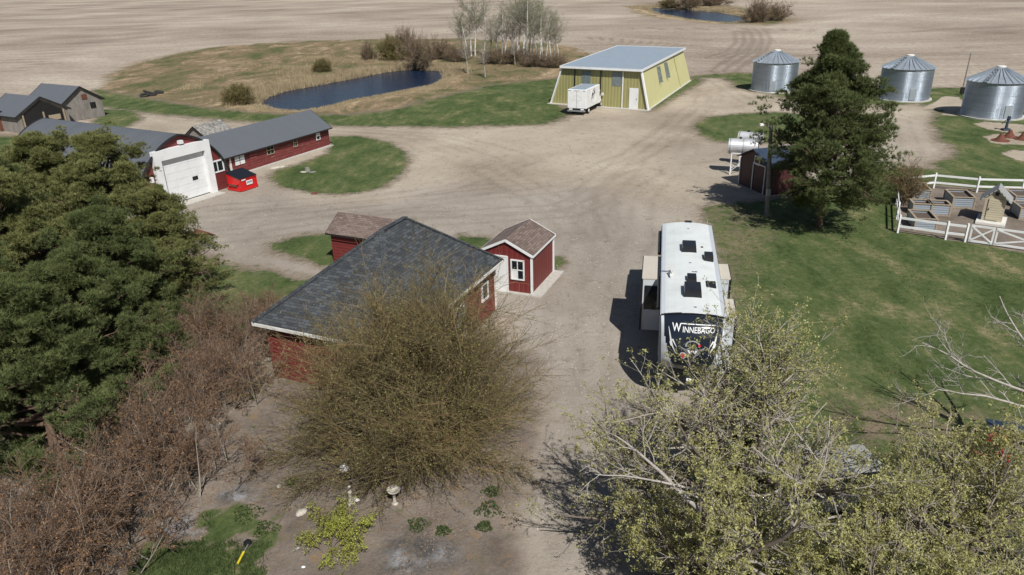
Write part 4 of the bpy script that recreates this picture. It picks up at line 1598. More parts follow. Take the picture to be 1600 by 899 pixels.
# ------------------------------------------------------------------ black tyres on the grassland
for k, (x, y, z, lab) in enumerate(((226, 151, .2, 'old black tyre leaning at the left end of the tyre heap by the field'), (238, 149.5, .12, 'old black tyre lying flat in the middle of the tyre heap'),
                                    (249, 146, .15, 'old black tyre at the right end of the tyre heap'), (231, 146, .3, 'old black tyre at the back of the tyre heap'))):
    p = at(x, y)
    t = thing('tyre', (p[0], p[1], .18), k*.8, lab, 'tyre', 'tyre heap on the rough grass')
    pr = [(.62, -.12), (.68, -.02), (.66, .12), (.5, .17), (.36, .12), (.34, 0), (.38, -.12), (.5, -.16), (.62, -.12)]
    to = MB().lathe(pr, 22).build('tread', M['rubber'], t, smooth=True)
    to.rotation_euler = (z*1.4, 0, 0)

# ------------------------------------------------------------------ vegetable garden: fence, gate, beds, playhouse
fcn = at(1402, 364)
f2, f3 = at(1476.5, 374.8), at(1507, 378.5)
g2, g3 = at(1530, 383.5), at(1600, 392)
fe = thing('rail_fence', (fcn[0], fcn[1], 0), 0, 'white two rail wooden fence round the vegetable beds', 'fence')


def fl(p):
    return np.array([p[0]-fcn[0], p[1]-fcn[1]])


bl = at(1398, 300)
back = [bl, at(1458.3, 294.3), at(1525.5, 300.9), at(1595.5, 302.8), at(1664, 306)]
left = [fcn, fcn+(bl-fcn)*.3, fcn+(bl-fcn)*.65, bl]
for chain in ([fcn, f2, f3], left, back):
    pts = [fl(p) for p in chain]
    mb = MB()
    for a, b_ in zip(pts[:-1], pts[1:]):
        for z in (.45, 1.0):
            mb.bar((a[0], a[1], z), (b_[0], b_[1], z), .05, .14)
    mb.build('rails', M['white'], fe)
    for q in (pts if chain is not left else pts[1:-1]):
        MB().box((q[0], q[1], .6), (.11, .11, 1.2)).build('post', M['white'], fe)
gt = thing('garden_gate', (f3[0]+.15, f3[1]-.1, 0), hdg(g3-f3), 'white double garden gate with crossed braces in the rail fence', 'gate')
x = 0.
for wd in (1.25, 3.3):
    lf = MB()
    for xx in (x+.05, x+wd-.05):
        lf.box((xx, 0, .62), (.1, .06, 1.05))
    for z in (.14, 1.1):
        lf.box((x+wd/2, .0, z), (wd, .05, .12))
    lf.bar((x+.08, -.03, .2), (x+wd-.08, -.03, 1.04), .04, .09)
    lf.bar((x+.08, -.04, 1.04), (x+wd-.08, -.04, .2), .04, .09)
    lf.build('gate_leaf', M['white'], gt)
    x += wd+.06


BX = np.array([.93, -.36])
bang = R(-14)


def raised_bed(px, py, wd, dp, label, rz=bang):
    p = at(px, py)
    t = thing('raised_bed', (p[0], p[1], 0), rz, label, 'planter', 'raised vegetable beds')
    h = .78
    mb = MB()
    for x0, x1, y in ((0, wd, 0), (0, wd, dp)):
        mb.box((wd/2, y, h/2+.03), (wd-.1, .03, h-.1))
    for xx in (0, wd):
        mb.box((xx, dp/2, h/2+.03), (.03, dp-.1, h-.1))
    mb.build('metal_panels', M['corr'], t)
    fr_ = MB()
    for xx in (0, wd):
        for yy in (0, dp):
            fr_.box((xx, yy, h/2), (.1, .1, h))
    for yy in (0, dp):
        fr_.box((wd/2, yy, h+.02), (wd+.14, .14, .045))
        fr_.box((wd/2, yy, .06), (wd, .06, .1))
    for xx in (0, wd):
        fr_.box((xx, dp/2, h+.021), (.14, dp-.14, .045))
    fr_.build('timber_frame', M['wood'], t)
    MB().box((wd/2, dp/2, h-.16), (wd-.04, dp-.04, .06)).build('soil', M['soil'], t)
    return t


raised_bed(1428, 360, 1.25, 1.9, 'raised bed nearest the front fence corner, metal sides in a timber frame')
raised_bed(1425, 336, 1.15, 1.1, 'left one of two raised beds joined side by side behind the front one')
raised_bed(1453.5, 337.5, 1.15, 1.1, 'right one of two raised beds joined side by side behind the front one')
raised_bed(1425, 313.5, 1.15, 2.0, 'raised bed at the back left, beside the bare brown shrub')
raised_bed(1487, 325.5, 1.35, 2.0, 'raised bed standing alone left of the little playhouse')
raised_bed(1584, 324, 1.3, 2.0, 'back one of two raised beds right of the little playhouse')
raised_bed(1592, 343, 1.3, 1.6, 'front one of two raised beds right of the little playhouse')

pp_ = at(1531.5, 347)
pb_ = at(1563.5, 351.5)
ph = thing('playhouse', (pp_[0], pp_[1], 0), hdg(pb_-pp_)+R(90), 'small cream wooden playhouse with striped roof among the raised beds', 'playhouse')
PW = float(np.linalg.norm(pb_-pp_))
mb = MB().prism([(0, 0, .15), (0, -PW, .15), (0, -PW, 1.75), (0, -PW/2, 2.3), (0, 0, 1.75)], (0, 0, 0), (1.3, 0, 0))
mb.build('wall', M['cream_wood'], ph)
rb = MB()
for y0 in (.32, -PW-.32):
    sl_ = .55/(PW/2)
    z0 = 1.75-.32*sl_+.06
    slab(rb, [(-.22, y0, z0), (1.5, y0, z0), (1.5, -PW/2, 2.38), (-.22, -PW/2, 2.38)], .05)
rb.build('roof', M['stripe_roof'], ph)
dr = MB().box((-.03, -PW*.5, .95), (.05, .72, 1.4)).build('door', M['cream_wood'], ph)
MB().box((-.07, -PW*.5+.28, .95), (.04, .04, .12)).build('handle', M['black'], dr)
MB().box((-.03, -PW*.5, 1.98), (.05, .2, .2)).build('gable_window', M['black'], ph)
MB().box((.45, -PW/2, .08), (2.1, PW+.5, .14)).build('deck', M['offwhite'], ph)

# ------------------------------------------------------------------ yard ornaments in the ring beds by the right edge
p = at(1571, 204)
t = thing('hand_pump', (p[0], p[1], 0), 0, 'dark blue hand pump standing on the gravel ring below the right grain bin', 'pump')
MB().box((0, 0, .1), (.7, .5, .2)).build('base', M['bluegrey'], t)
MB().tube((0, 0, .2), (.06, 0, 1.25), .14, .1, 12).tube((.06, 0, 1.1), (.1, 0, 1.4), .17, n=12).build('body', M['bluegrey'], t)
MB().bar((.05, 0, 1.25), (-.5, 0, .7), .06).build('handle', M['bluegrey'], t)
MB().bar((.1, 0, 1.05), (.42, 0, .95), .09).build('spout', M['steel'], t)
for k, (x, y, r, lab) in enumerate(((1563, 220, .62, 'rusty cone shaped iron cover, left one in the gravel ring'), (1577, 214.5, .6, 'rusty cone shaped iron cover behind the left one'),
                                    (1598, 218, .6, 'rusty cone shaped iron cover at the picture edge'))):
    p = at(x, y)
    t = thing('iron_cover', (p[0], p[1], 0), k, lab, 'iron cover', 'rusty iron covers in the gravel ring')
    MB().lathe([(r, 0), (r*.8, .12), (r*.45, .38), (.12, .7), (.0, .72)], 14).build('cone', M['rust'], t)
    MB().lathe([(r+.18, 0), (r+.16, .07), (r*.9, .08)], 14).build('rim', M['rust'], t)


# ------------------------------------------------------------------ small things on the bare ground
def rock(px, py, r, label, mt='stone', seed=0, flat=.5):
    rs = np.random.RandomState(seed)
    p = at(px, py)
    V, Fc = [], []
    n, k = 9, 5
    for j in range(k+1):
        a = math.pi/2*j/k
        for i in range(n):
            t = 2*math.pi*i/n
            rr = r*math.cos(a)*(1+.25*rs.rand()-.1)+.001
            V.append((rr*math.cos(t), rr*math.sin(t)*.7, r*flat*math.sin(a)*(1+.1*rs.rand())-.01))
    for j in range(k):
        for i in range(n):
            i2 = (i+1) % n
            Fc.append((j*n+i, j*n+i2, (j+1)*n+i2, (j+1)*n+i))
    o = npmesh('rock', V, Fc, M[mt])
    o.location = (p[0], p[1], 0)
    o.rotation_euler = (0, 0, seed)
    return tag(o, label, 'rock', None)


rock(471, 801, .22, 'pale flat rock on the bare earth left of the lime green bush', seed=1)
rock(436, 760, .12, 'small pale rock beside a green weed tuft on bare earth', seed=2)
rock(474, 886, .07, 'small white pebble near the bottom picture edge', 'white', seed=3)
rock(464, 857, .09, 'thin pale stone chip on bare earth near the green patch', seed=4, flat=.2)
rock(537, 780, .12, 'pale rock at the left foot of the garden statue', seed=5)
rock(556, 781, .13, 'pale rock at the right foot of the garden statue', 'white', seed=6)
rock(431, 262, .55, 'low heap of white rubble against the long red building', seed=7, flat=.25)
rock(441, 260.5, .4, 'white rubble piece just right of the low rubble heap', seed=8, flat=.3)
rock(474, 269, .34, 'flat pale stone left of the grey stump on the round lawn', seed=9, flat=.2)
rock(489, 269, .32, 'flat grey stone right of the grey stump on the round lawn', 'stone_dark', seed=10, flat=.2)
rock(492, 302, .5, 'flat rusty drain plate at the edge of the round lawn', 'rust', seed=11, flat=.05)
rock(1390, 190, .25, 'grey stone lying on the gravel beyond the tall pine', 'stone_dark', seed=12)
p = at(481, 268)
t = MB().lathe([(.26, 0), (.22, .22), (.19, .36), (.0, .38)], 12).build('tree_stump', M['stone_dark'])
t.location = (p[0], p[1], 0)
tag(t, 'round grey stump on the round lawn by the long red building', 'stump')

p = at(617, 787)
t = thing('bird_bath', (p[0], p[1], 0), 0, 'mossy stone bird bath standing under the edge of the bare bush', 'bird bath')
t.scale = (.66, .66, .66)
MB().lathe([(.17, 0), (.16, .06), (.09, .12), (.07, .4), (.08, .66), (.14, .72)], 16).build('pedestal', M['stone'], t, smooth=True)
MB().lathe([(.12, .7), (.3, .78), (.34, .88), (.3, .88), (.22, .8), (.0, .78)], 20).build('bowl', M['stone'], t, smooth=True)
p = at(549, 787)
t = thing('garden_statue', (p[0], p[1], 0), .4, 'weathered pale stone figure statue left of the bird bath', 'statue')
t.scale = (.66, .66, .66)
MB().box((0, 0, .06), (.36, .3, .12)).build('plinth', M['stone'], t)
MB().lathe([(.15, .1), (.14, .3), (.10, .5), (.12, .68), (.13, .78), (.06, .86), (.085, .93), (.09, 1.0), (.05, 1.08), (0, 1.1)], 14, sy=.8).build('figure', M['stone'], t, smooth=True)
p = at(541, 752)
t = thing('solar_lantern', (p[0], p[1], 0), .5, 'garden lamp with pale faceted top behind the stone statue', 'lamp')
t.scale = (.75, .75, .75)
MB().tube((0, 0, 0), (0, 0, .55), .035).tube((0, 0, 0), (0, 0, .04), .14, n=14).build('stem', M['black'], t)
MB().lathe([(.08, .5), (.14, .55), (.15, .68), (.1, .7)], 8).build('glass', M['glass'], t)
MB().lathe([(.26, .7), (.24, .76), (.14, .88), (.05, .95), (0, .96)], 8).build('lamp_top', M['white'], t)
p, q = at(372, 883), at(391, 849)
d = q-p
t = thing('garden_rake', (p[0], p[1], 0), hdg(d), 'garden tool with yellow handle and black head lying on the grass patch', 'tool')
dl_ = float(np.linalg.norm(d))
MB().tube((0, 0, .06), (dl_*.5, 0, .08), .035, n=8).build('handle', M['yellow'], t)
MB().tube((dl_*.5, 0, .08), (dl_*.88, 0, .07), .018, n=8).build('shaft', M['steel'], t)
MB().lathe([(.0, .14), (.1, .12), (.13, .05), (.1, .02)], 12, (dl_*.95, .05, 0)).build('head', M['black'], t)

# ------------------------------------------------------------------ car and red tractor under the budding trees
cc = at(1268, 800)
car = thing('parked_car', (cc[0], cc[1]+.2, 0), R(8)+R(180), 'dull silver off-road estate car parked under the budding trees', 'car')
bd = MB()
bd.prism([(-2.2, -.85, .45), (2.15, -.85, .45), (2.2, -.85, .95), (1.1, -.85, 1.08), (-2.2, -.85, 1.05)], (0, 0, 0), (0, 1.7, 0))
body = bd.build('body', M['silver_paint'], car, bevel=.06)
cbm = MB()
lo = [(-2.12, -.80, 1.05), (1.05, -.80, 1.07), (1.05, .80, 1.07), (-2.12, .80, 1.05)]
hi = [(-1.95, -.66, 1.68), (.45, -.66, 1.70), (.45, .66, 1.70), (-1.95, .66, 1.68)]
for i in range(4):
    j = (i+1) % 4
    cbm.poly([lo[i], lo[j], hi[j], hi[i]])
cbm.build('window_band', M['glass'], car)
rf = MB().prism([(p[0], p[1]*1.03, p[2]) for p in hi], (0, 0, 0), (0, 0, .06)).build('roof', M['silver_paint'], car, bevel=.03)
for y in (-.55, -.28, 0, .28, .55):
    MB().box((-.75, y, 1.775), (1.9, .05, .025)).build('roof_rib', M['silver_paint'], rf)
for s in (-1, 1):
    for y in (-1.9, -.75, .45):
        x1 = y if y < 0 else y+.5
        MB().bar((y-.05, s*.8, 1.06), (y if y < .4 else y, s*.685, 1.69), .08, .05).build('pillar', M['silver_paint'], car)
    for x in (-1.35, 1.35):
        wo = MB().tube((x, s*.66, .36), (x, s*.9, .36), .36, n=20).build('wheel', M['rubber'], car)
        MB().tube((x, s*.89, .36), (x, s*.91, .36), .2, n=14).build('rim', M['steel'], wo)
        fd = MB()
        for i in range(8):
            a, b_ = math.pi*i/8, math.pi*(i+1)/8
            fd.bar((x+.46*math.cos(a), s*.87, .4+.46*math.sin(a)), (x+.46*math.cos(b_), s*.87, .4+.46*math.sin(b_)), .12, .05)
        fd.build('wheel_arch', M['black'], car)
    MB().box((-2.2, s*.7, .88), (.06, .14, .3)).build('tail_light', M['red_paint'], car)
    MB().box((2.17, s*.6, .8), (.06, .25, .16)).build('headlight', M['white'], car)
MB().box((-2.32, 0, .55), (.2, 1.6, .16)).build('rear_bumper', M['black'], car)
MB().box((2.3, 0, .52), (.2, 1.6, .16)).build('front_bumper', M['black'], car)
MB().tube((-2.25, 0, .95), (-2.45, 0, .95), .34, n=18).build('spare_wheel', M['rubber'], car)

tp = at(1541, 722)
tr = thing('garden_tractor', (tp[0], tp[1], 0), R(35), 'red ride-on garden tractor with black seat half hidden by the budding tree', 'tractor')
MB().box((.75, 0, .62), (1.0, .55, .42)).build('bonnet', M['red_paint'], tr, bevel=.05)
MB().box((-.1, 0, .38), (1.5, .6, .12)).build('frame', M['black'], tr)
MB().box((-.55, 0, .62), (.7, .85, .2)).build('rear_fender', M['red_paint'], tr, bevel=.04)
MB().box((-.5, 0, .8), (.42, .45, .1)).box((-.72, 0, 1.0), (.1, .45, .38)).build('seat', M['black'], tr, bevel=.03)
MB().tube((.2, 0, .75), (.05, 0, 1.05), .03).build('steering_column', M['black'], tr)
sw = MB().lathe([(.17, -.015), (.2, 0), (.17, .015)], 16, (0, 0, 0)).build('steering_wheel', M['black'], tr)
sw.location = (.04, 0, 1.07)
sw.rotation_euler = (0, R(-25), 0)
for s in (-1, 1):
    wo = MB().tube((-.6, s*.36, .3), (-.6, s*.6, .3), .3, n=18).build('wheel', M['rubber'], tr)
    MB().tube((-.6, s*.6, .3), (-.6, s*.61, .3), .14, n=12).build('rim', M['white'], wo)
    MB().tube((.95, s*.34, .2), (.95, s*.5, .2), .2, n=16).build('wheel', M['rubber'], tr)
    MB().box((1.26, s*.18, .66), (.03, .14, .1)).build('headlight', M['white'], tr)
MB().box((.2, 0, .18), (.8, 1.1, .16)).build('mower_deck', M['red_paint'], tr)
tp = at(1563, 690)
wb = thing('wheelbarrow', (tp[0], tp[1], 0), R(-20), 'dark blue wheelbarrow behind the red garden tractor', 'wheelbarrow')
MB().prism([(-.45, -.3, .4), (.45, -.3, .4), (.6, -.38, .68), (-.55, -.38, .68)], (0, 0, 0), (0, .68, 0)).build('tray', M['bluegrey'], wb)
MB().tube((.75, -.05, .2), (.75, .05, .2), .2, n=16).build('wheel', M['rubber'], wb)
for s in (-1, 1):
    MB().bar((.75, s*.1, .2), (-1.0, s*.3, .55), .05).build('handle', M['wood'], wb)
    MB().bar((-.3, s*.22, .4), (-.4, s*.26, 0), .04).build('leg', M['steel'], wb)


# ------------------------------------------------------------------ vegetation
def unit(a):
    return a/np.maximum(np.linalg.norm(a, axis=-1, keepdims=True), 1e-9)


def grow(rs, start, d, length, r0, r1, K, wobble=.15, lift=0., droop=0.):
    """N curved limbs: start (N,3), direction (N,3), length (N,), -> points (N,K,3), radii (N,K)"""
    n = len(start)
    pts = np.zeros((n, K, 3))
    pts[:, 0] = start
    d = unit(d.copy())
    step = (length/(K-1))[:, None]
    for k in range(1, K):
        d = d+rs.randn(n, 3)*wobble
        d[:, 2] += lift-droop*k/K
        d = unit(d)
        pts[:, k] = pts[:, k-1]+d*step
    t = np.linspace(0, 1, K)[None]
    rad = np.asarray(r0).reshape(-1, 1)*(1-t)+np.asarray(r1).reshape(-1, 1)*t
    return pts, np.broadcast_to(rad, (n, K)).copy()


def branch(rs, pts, rad, per, t0, t1, ln, ang, K, wobble=.15, lift=0., rr=.6, rmin=.003, lvar=.35, taper=.3, droop=0., tcurve=0.):
    """children from parent limbs: ln is the child length as a share of the parent's"""
    n, Kp = rad.shape
    N_ = n*per
    pi_ = np.repeat(np.arange(n), per)
    t = t0+(t1-t0)*rs.rand(N_)
    f = t*(Kp-1)
    i = np.minimum(f.astype(int), Kp-2)
    w_ = (f-i)[:, None]
    p = pts[pi_, i]*(1-w_)+pts[pi_, i+1]*w_
    tan = unit(pts[pi_, i+1]-pts[pi_, i])
    r = rad[pi_, i]
    side = unit(np.cross(tan, rs.randn(N_, 3)))
    a = ang*(1+.35*rs.randn(N_))[:, None]
    d = tan*np.cos(a)+side*np.sin(a)
    plen = np.linalg.norm(pts[:, 1:]-pts[:, :-1], axis=2).sum(1)[pi_]
    L = plen*ln*(1-tcurve*t)*(1+lvar*(rs.rand(N_)*2-1))
    rc = np.maximum(r*rr, rmin)
    return grow(rs, p, d, L, rc, np.maximum(rc*taper, rmin*.6), K, wobble, lift, droop)


def limbs_mesh(parts, sides=3):
    """prisms round limbs -> V, F (quads)"""
    Vs, Fs, base = [], [], 0
    for pts, rad in parts:
        n, K, _ = pts.shape
        tan = np.zeros_like(pts)
        tan[:, 1:-1] = pts[:, 2:]-pts[:, :-2]
        tan[:, 0] = pts[:, 1]-pts[:, 0]
        tan[:, -1] = pts[:, -1]-pts[:, -2]
        tan = unit(tan)
        ref = np.where(np.abs(tan[..., 2:3]) > .9, np.array([1., 0, 0]), np.array([0, 0, 1.]))
        u = unit(np.cross(tan, ref))
        v = np.cross(tan, u)
        sd = sides if rad.max() < .05 else max(sides, 8)
        a = np.arange(sd)*2*math.pi/sd
        ring = pts[:, :, None]+rad[:, :, None, None]*(u[:, :, None]*np.cos(a)[None, None, :, None]+v[:, :, None]*np.sin(a)[None, None, :, None])
        Vs.append(ring.reshape(-1, 3))
        I = (np.arange(n*K*sd).reshape(n, K, sd))+base
        A_ = I[:, :-1]
        B_ = I[:, 1:]
        q = np.stack([A_, np.roll(A_, -1, 2), np.roll(B_, -1, 2), B_], -1).reshape(-1, 4)
        Fs.append(q)
        base += n*K*sd
    return np.concatenate(Vs), np.concatenate(Fs)


def along(rs, pts, per, t0=.2, t1=1.):
    n, K, _ = pts.shape
    pi_ = np.repeat(np.arange(n), per)
    f = (t0+(t1-t0)*rs.rand(n*per))*(K-1)
    i = np.minimum(f.astype(int), K-2)
    w_ = (f-i)[:, None]
    return pts[pi_, i]*(1-w_)+pts[pi_, i+1]*w_, unit(pts[pi_, i+1]-pts[pi_, i])


def leaf_quads(rs, C_, size, aspect=.55, up=.3, jitter=.0, var=.35):
    n = len(C_)
    C_ = C_+rs.randn(n, 3)*jitter
    a = unit(rs.randn(n, 3))
    b_ = rs.randn(n, 3)
    b_[:, 2] += up
    b_ = unit(np.cross(a, b_))
    s = size*(1+var*(rs.rand(n)*2-1))[:, None]
    V = np.stack([C_-a*s*.5, C_+b_*s*aspect*.5, C_+a*s*.5, C_-b_*s*aspect*.5], 1).reshape(-1, 3)
    return V, np.arange(n*4).reshape(n, 4)


def blades(rs, C_, D_, per, ln, wd, spread):
    """narrow triangles fanning from points C_ about directions D_"""
    n = len(C_)
    c = np.repeat(C_, per, 0)
    d = unit(np.repeat(D_, per, 0)+rs.randn(n*per, 3)*spread)
    L = (ln*(.65+.7*rs.rand(n*per)))[:, None]
    s = unit(np.cross(d, rs.randn(n*per, 3)))*wd*.5
    V = np.stack([c-s, c+s, c+d*L], 1).reshape(-1, 3)
    return V, np.arange(n*per*3).reshape(-1, 3)


# ---- pines
def make_pine(seed, Hh, Rr, needle, label, nb=120, base_z=.1, lean=(0, 0), rag=.25, per3=15, conic=.75, pad=1., gap=None):
    rs = np.random.RandomState(seed)
    t = thing('pine_tree', (0, 0, 0), 0, label, 'pine tree', 'pine trees')
    K_ = 10
    zz = np.linspace(0, Hh, K_)
    tr_ = np.stack([lean[0]*(zz/Hh)+.12*np.sin(zz*.7+seed), lean[1]*(zz/Hh)+.12*np.cos(zz*.6), zz], 1)[None]
    trr = (np.linspace(.24, .03, K_)*Hh/12)[None]
    V, Fc = limbs_mesh([(tr_, trr)], 8)
    npmesh('trunk', V, Fc, M['pine_bark'], t, smooth=True)
    f = base_z+(1-base_z)*(np.arange(nb)+rs.rand(nb))/nb
    f = np.clip(f, 0, .99)
    i = np.minimum((f*(K_-1)).astype(int), K_-2)
    w_ = (f*(K_-1)-i)[:, None]
    st = tr_[0, i]*(1-w_)+tr_[0, i+1]*w_
    az = np.arange(nb)*2.4+rs.rand(nb)*.8
    prof_ = (1-((f-base_z)/(1-base_z))**1.5)**conic*np.minimum(1, .55+(f-base_z)*3)
    L = Rr*(prof_*(1+rag*rs.randn(nb)).clip(.45, 1.5)+.09)
    if gap:
        ga = (az % 6.283)
        L = np.where((ga > gap[0]) & (ga < gap[1]) & (f < gap[2]), L*.45, L)
    el = R(-4)+R(48)*f+rs.randn(nb)*.12
    d = np.stack([np.cos(az)*np.cos(el), np.sin(az)*np.cos(el), np.sin(el)], 1)
    b1, q1 = grow(rs, st, d, L, .022*L+.008, .01, 7, .08, .035)
    b2, q2 = branch(rs, b1, q1, 7, .3, 1., .38, R(46), 5, .12, .05, .6, .006, tcurve=.3)
    b3, q3 = branch(rs, b2, q2, 3, .3, 1., .5, R(45), 4, .12, .08, .6, .005)
    V, Fc = limbs_mesh([(b1, q1), (b2, q2)], 3)
    npmesh('limbs', V, Fc, M['pine_bark'], t)
    # rounded pads of needle tufts round the outer shoots
    ends = np.concatenate([b2[:, -1], b2[:, 3], b1[:, -1], b3[::2, -1]])
    pr_ = np.concatenate([np.full(len(b2), .40), np.full(len(b2), .30), np.full(len(b1), .42), np.full(len(b3[::2]), .30)])*pad*(.75+.5*rs.rand(len(ends)))
    nt_ = per3
    c = np.repeat(ends, nt_, 0)
    u = unit(rs.randn(len(c), 3))
    u[:, 2] = np.where(u[:, 2] < -.25, -u[:, 2], u[:, 2])
    rr_ = np.repeat(pr_, nt_)[:, None]*(.55+.45*rs.rand(len(c), 1))
    Cc = c+u*rr_*np.array([1.15, 1.15, .62])
    Dd = u+np.array([0, 0, .45])
    V, Fc = blades(rs, Cc, unit(Dd), 13, .21, .025, .5)
    npmesh('needles', V, Fc, M[needle], t)
    return t


def place_tree(o, x, y, rz=0., s=1., label=None, copy=True, group=None):
    c = copy_tree(o) if copy else o
    c.location = (x, y, 0)
    c.rotation_euler = (0, 0, rz)
    c.scale = s if hasattr(s, '__len__') else (s, s, s)
    if label:
        c['label'] = label
    if group:
        c['group'] = group
    return c


pc = at(1281, 355)
pineA = make_pine(3, 12.2, 4.0, 'needle', 'tall dark green pine standing alone on the lawn edge beside the yard light pole', 120, .14, (-.6, 0), .24, 14, 1.3, .95, (2.5, 3.7, .55))
place_tree(pineA, pc[0], pc[1], 0, (.92, .92, .97), copy=False)
pineB = make_pine(8, 10.5, 4.2, 'needle_olive', 'x', 70, .06, (.3, -.2), .34, 20, .75, 1.15)
pineC = make_pine(15, 9.0, 3.6, 'needle', 'x', 64, .05, (0, .2), .32, 20, .75, 1.15)
left = [
    (pineB, -21.5, 38.0, .0, .78, 'olive green pine in front of the round roofed garage, topmost crown of the left cluster'),
    (pineB, -26.2, 41.0, 5.1, .74, 'olive green pine below the grey barns, just left of the topmost crown'),
    (pineB, -18.2, 36.2, 2.0, .56, 'smaller olive pine at the right edge of the left cluster, below the garage door'),
    (pineC, -26.5, 36.5, 1.0, .82, 'dark pine at the left picture edge below the round roofed garage'),
    (pineC, -18.0, 30.8, 2.6, .72, 'pine with bright lower boughs beside the upper end of the lilac hedge'),
    (pineB, -22.5, 31.5, 4.0, .76, 'large pine in the middle of the left cluster'),
    (pineC, -21.5, 25.5, 5.2, .78, 'deep green pine at the left picture edge above the shaded gap'),
    (pineC, -17.3, 26.6, .7, .66, 'low pine between the lilac hedge and the dark gap of the left cluster'),
    (pineB, -27.0, 42.5, 3.1, .50, 'olive pine tip at the left edge just below the grey barn lawn'),
    (pineC, -16.9, 22.6, 3.7, .74, 'lowest dark pine at the left picture edge beside the lilac hedge'),
]
for k, (o, x, y, rz, s, lab) in enumerate(left):
    used = (k == 0) if o is pineB else (k == 3)
    place_tree(o, x, y, rz, s, lab, copy=not used, group='pine trees')


# ---- bare bushy trees
def fan(rs, n, el0, el1, spread=.0, az0=0, az1=2*math.pi):
    az = az0+(az1-az0)*(np.arange(n)+rs.rand(n))/n
    el = R(el0)+R(el1-el0)*rs.rand(n)**.8
    return np.stack([np.cos(az)*np.cos(el), np.sin(az)*np.cos(el), np.sin(el)], 1)


def make_bush(name, seed, Rr, Hh, nstem, per, mats, label, cat, group=None, el=(18, 80), twig=.006, stem=.06, K_=9, buds=2, budsize=.05, lift=.03, tw=(.45, .4), droop=0., budmat='bud_brown', base_r=.35, tmat='bark', lv=.3):
    rs = np.random.RandomState(seed)
    t = thing(name, (0, 0, 0), 0, label, cat, group)
    d = fan(rs, nstem, *el)
    # ellipsoid crown: length of each stem to reach it
    L = 1/np.sqrt((d[:, 0]**2+d[:, 1]**2)/Rr**2+d[:, 2]**2/Hh**2)
    L = L*(1.05-lv+lv*rs.rand(nstem))
    st = np.zeros((nstem, 3))
    st[:, :2] = rs.randn(nstem, 2)*base_r*.6
    b1, q1 = grow(rs, st, d, L, stem*(.6+.6*rs.rand(nstem)), stem*.15, K_, .07, lift, droop)
    b2, q2 = branch(rs, b1, q1, per[0], .2, .95, tw[0], R(38), 6, .11, lift*.8, .5, twig*1.6, tcurve=.3, droop=droop)
    b3, q3 = branch(rs, b2, q2, per[1], .15, 1., tw[1], R(38), 5, .13, lift*.6, .6, twig, taper=.5, droop=droop)
    V, Fc = limbs_mesh([(b1, q1)], 5)
    npmesh('stems', V, Fc, M[tmat], t)
    V, Fc = limbs_mesh([(b2, q2), (b3, q3)], 3)
    npmesh('twigs', V, Fc, M[mats], t)
    if per[2]:
        b4, q4 = branch(rs, b3, q3, per[2], .2, 1., .5, R(38), 3, .13, lift*.6, .8, twig*.8, taper=.6)
        V, Fc = limbs_mesh([(b4, q4)], 3)
        npmesh('fine_twigs', V, Fc, M[mats], t)
    if buds:
        c_, _ = along(rs, b3, buds, .3, 1.)
        V, Fc = leaf_quads(rs, c_, budsize, .55, jitter=.03)
        npmesh('buds', V, Fc, M[budmat], t)
    return t


big = make_bush('bare_bush', 5, 4.4, 5.3, 60, (25, 15, 0), 'twig_brown', 'huge round bare bush with olive and rusty twigs before the hip roofed house', 'bush',
                el=(3, 84), twig=.005, stem=.05, K_=11, buds=3, budsize=.045, lift=.018, tw=(.48, .42), budmat='bud_olive', droop=.02)
bc = at(660, 716)
big.location = (bc[0], bc[1]+.4, 0)
big.scale = (1.27, 1.0, 1.1)
# second flush of rusty buds on the upper crown
rs = np.random.RandomState(77)
me_t = [c for c in big.children if c.name.startswith('twigs')][0].data
co = np.empty(len(me_t.vertices)*3, dtype=np.float32)
me_t.vertices.foreach_get('co', co)
co = co.reshape(-1, 3)
pick = co[rs.choice(len(co), 9000, replace=False)]
pick = pick[(pick[:, 1] > .5) | (rs.rand(len(pick)) < .25)]
V, Fc = leaf_quads(rs, pick.astype(float), .055, .5, jitter=.03)
npmesh('rusty_buds', V, Fc, M['bud_brown'], big)

lil = [make_bush('lilac_shrub', 20+k, 1.7, 3.1, 26, (8, 8, 2), 'twig_lilac', 'x', 'shrub', 'row of lilac shrubs', el=(38, 86), twig=.006, stem=.03, K_=8, buds=3, budsize=.06, lift=.02, tw=(.42, .45), budmat='bud_brown', base_r=1.0, tmat='twig_grey') for k in range(3)]
hedge = [((396, 560), 'lilac shrub at the upper end of the hedge row, touching the red house corner', .95), ((335, 560), 'lilac shrub beside the bright pine boughs at the upper hedge end', .95), ((375, 630), 'lilac shrub leaning over the bare earth, second from the house', .95),
         ((295, 650), 'brown lilac shrub in the middle of the hedge against the dark pine gap', 1.0), ((285, 760), 'tall lilac shrub with pale stems showing at its foot on the bare earth', 1.0), ((225, 735), 'lilac shrub behind the pale stemmed one, beside the pine shade', 1.),
         ((195, 855), 'lilac shrub with dark lower stems near the bottom left', .95), ((145, 840), 'lilac shrub below the shaded pine gap, near the bottom left corner', 1.), ((85, 950), 'lilac shrub at the bottom left picture edge', 1.), ((30, 900), 'lilac shrub in the bottom left corner of the picture', 1.05), ((420, 510), 'small lilac shrub under the left eave corner of the house', .6)]
seen = set()
for k, (q, lab, s) in enumerate(hedge):
    o = lil[k % 3]
    p = at(*q)
    place_tree(o, p[0], p[1], k*1.3, s, lab, copy=(k % 3) in seen)
    seen.add(k % 3)

gs = make_bush('bare_shrub', 40, 1.5, 2.7, 60, (9, 7, 0), 'twig_brown', 'bare brown shrub growing at the corner of the white garden fence', 'shrub', el=(35, 88), twig=.009, stem=.03, buds=1, budsize=.06, base_r=.8)
p = at(1408, 318)
gs.location = (p[0], p[1], 0)

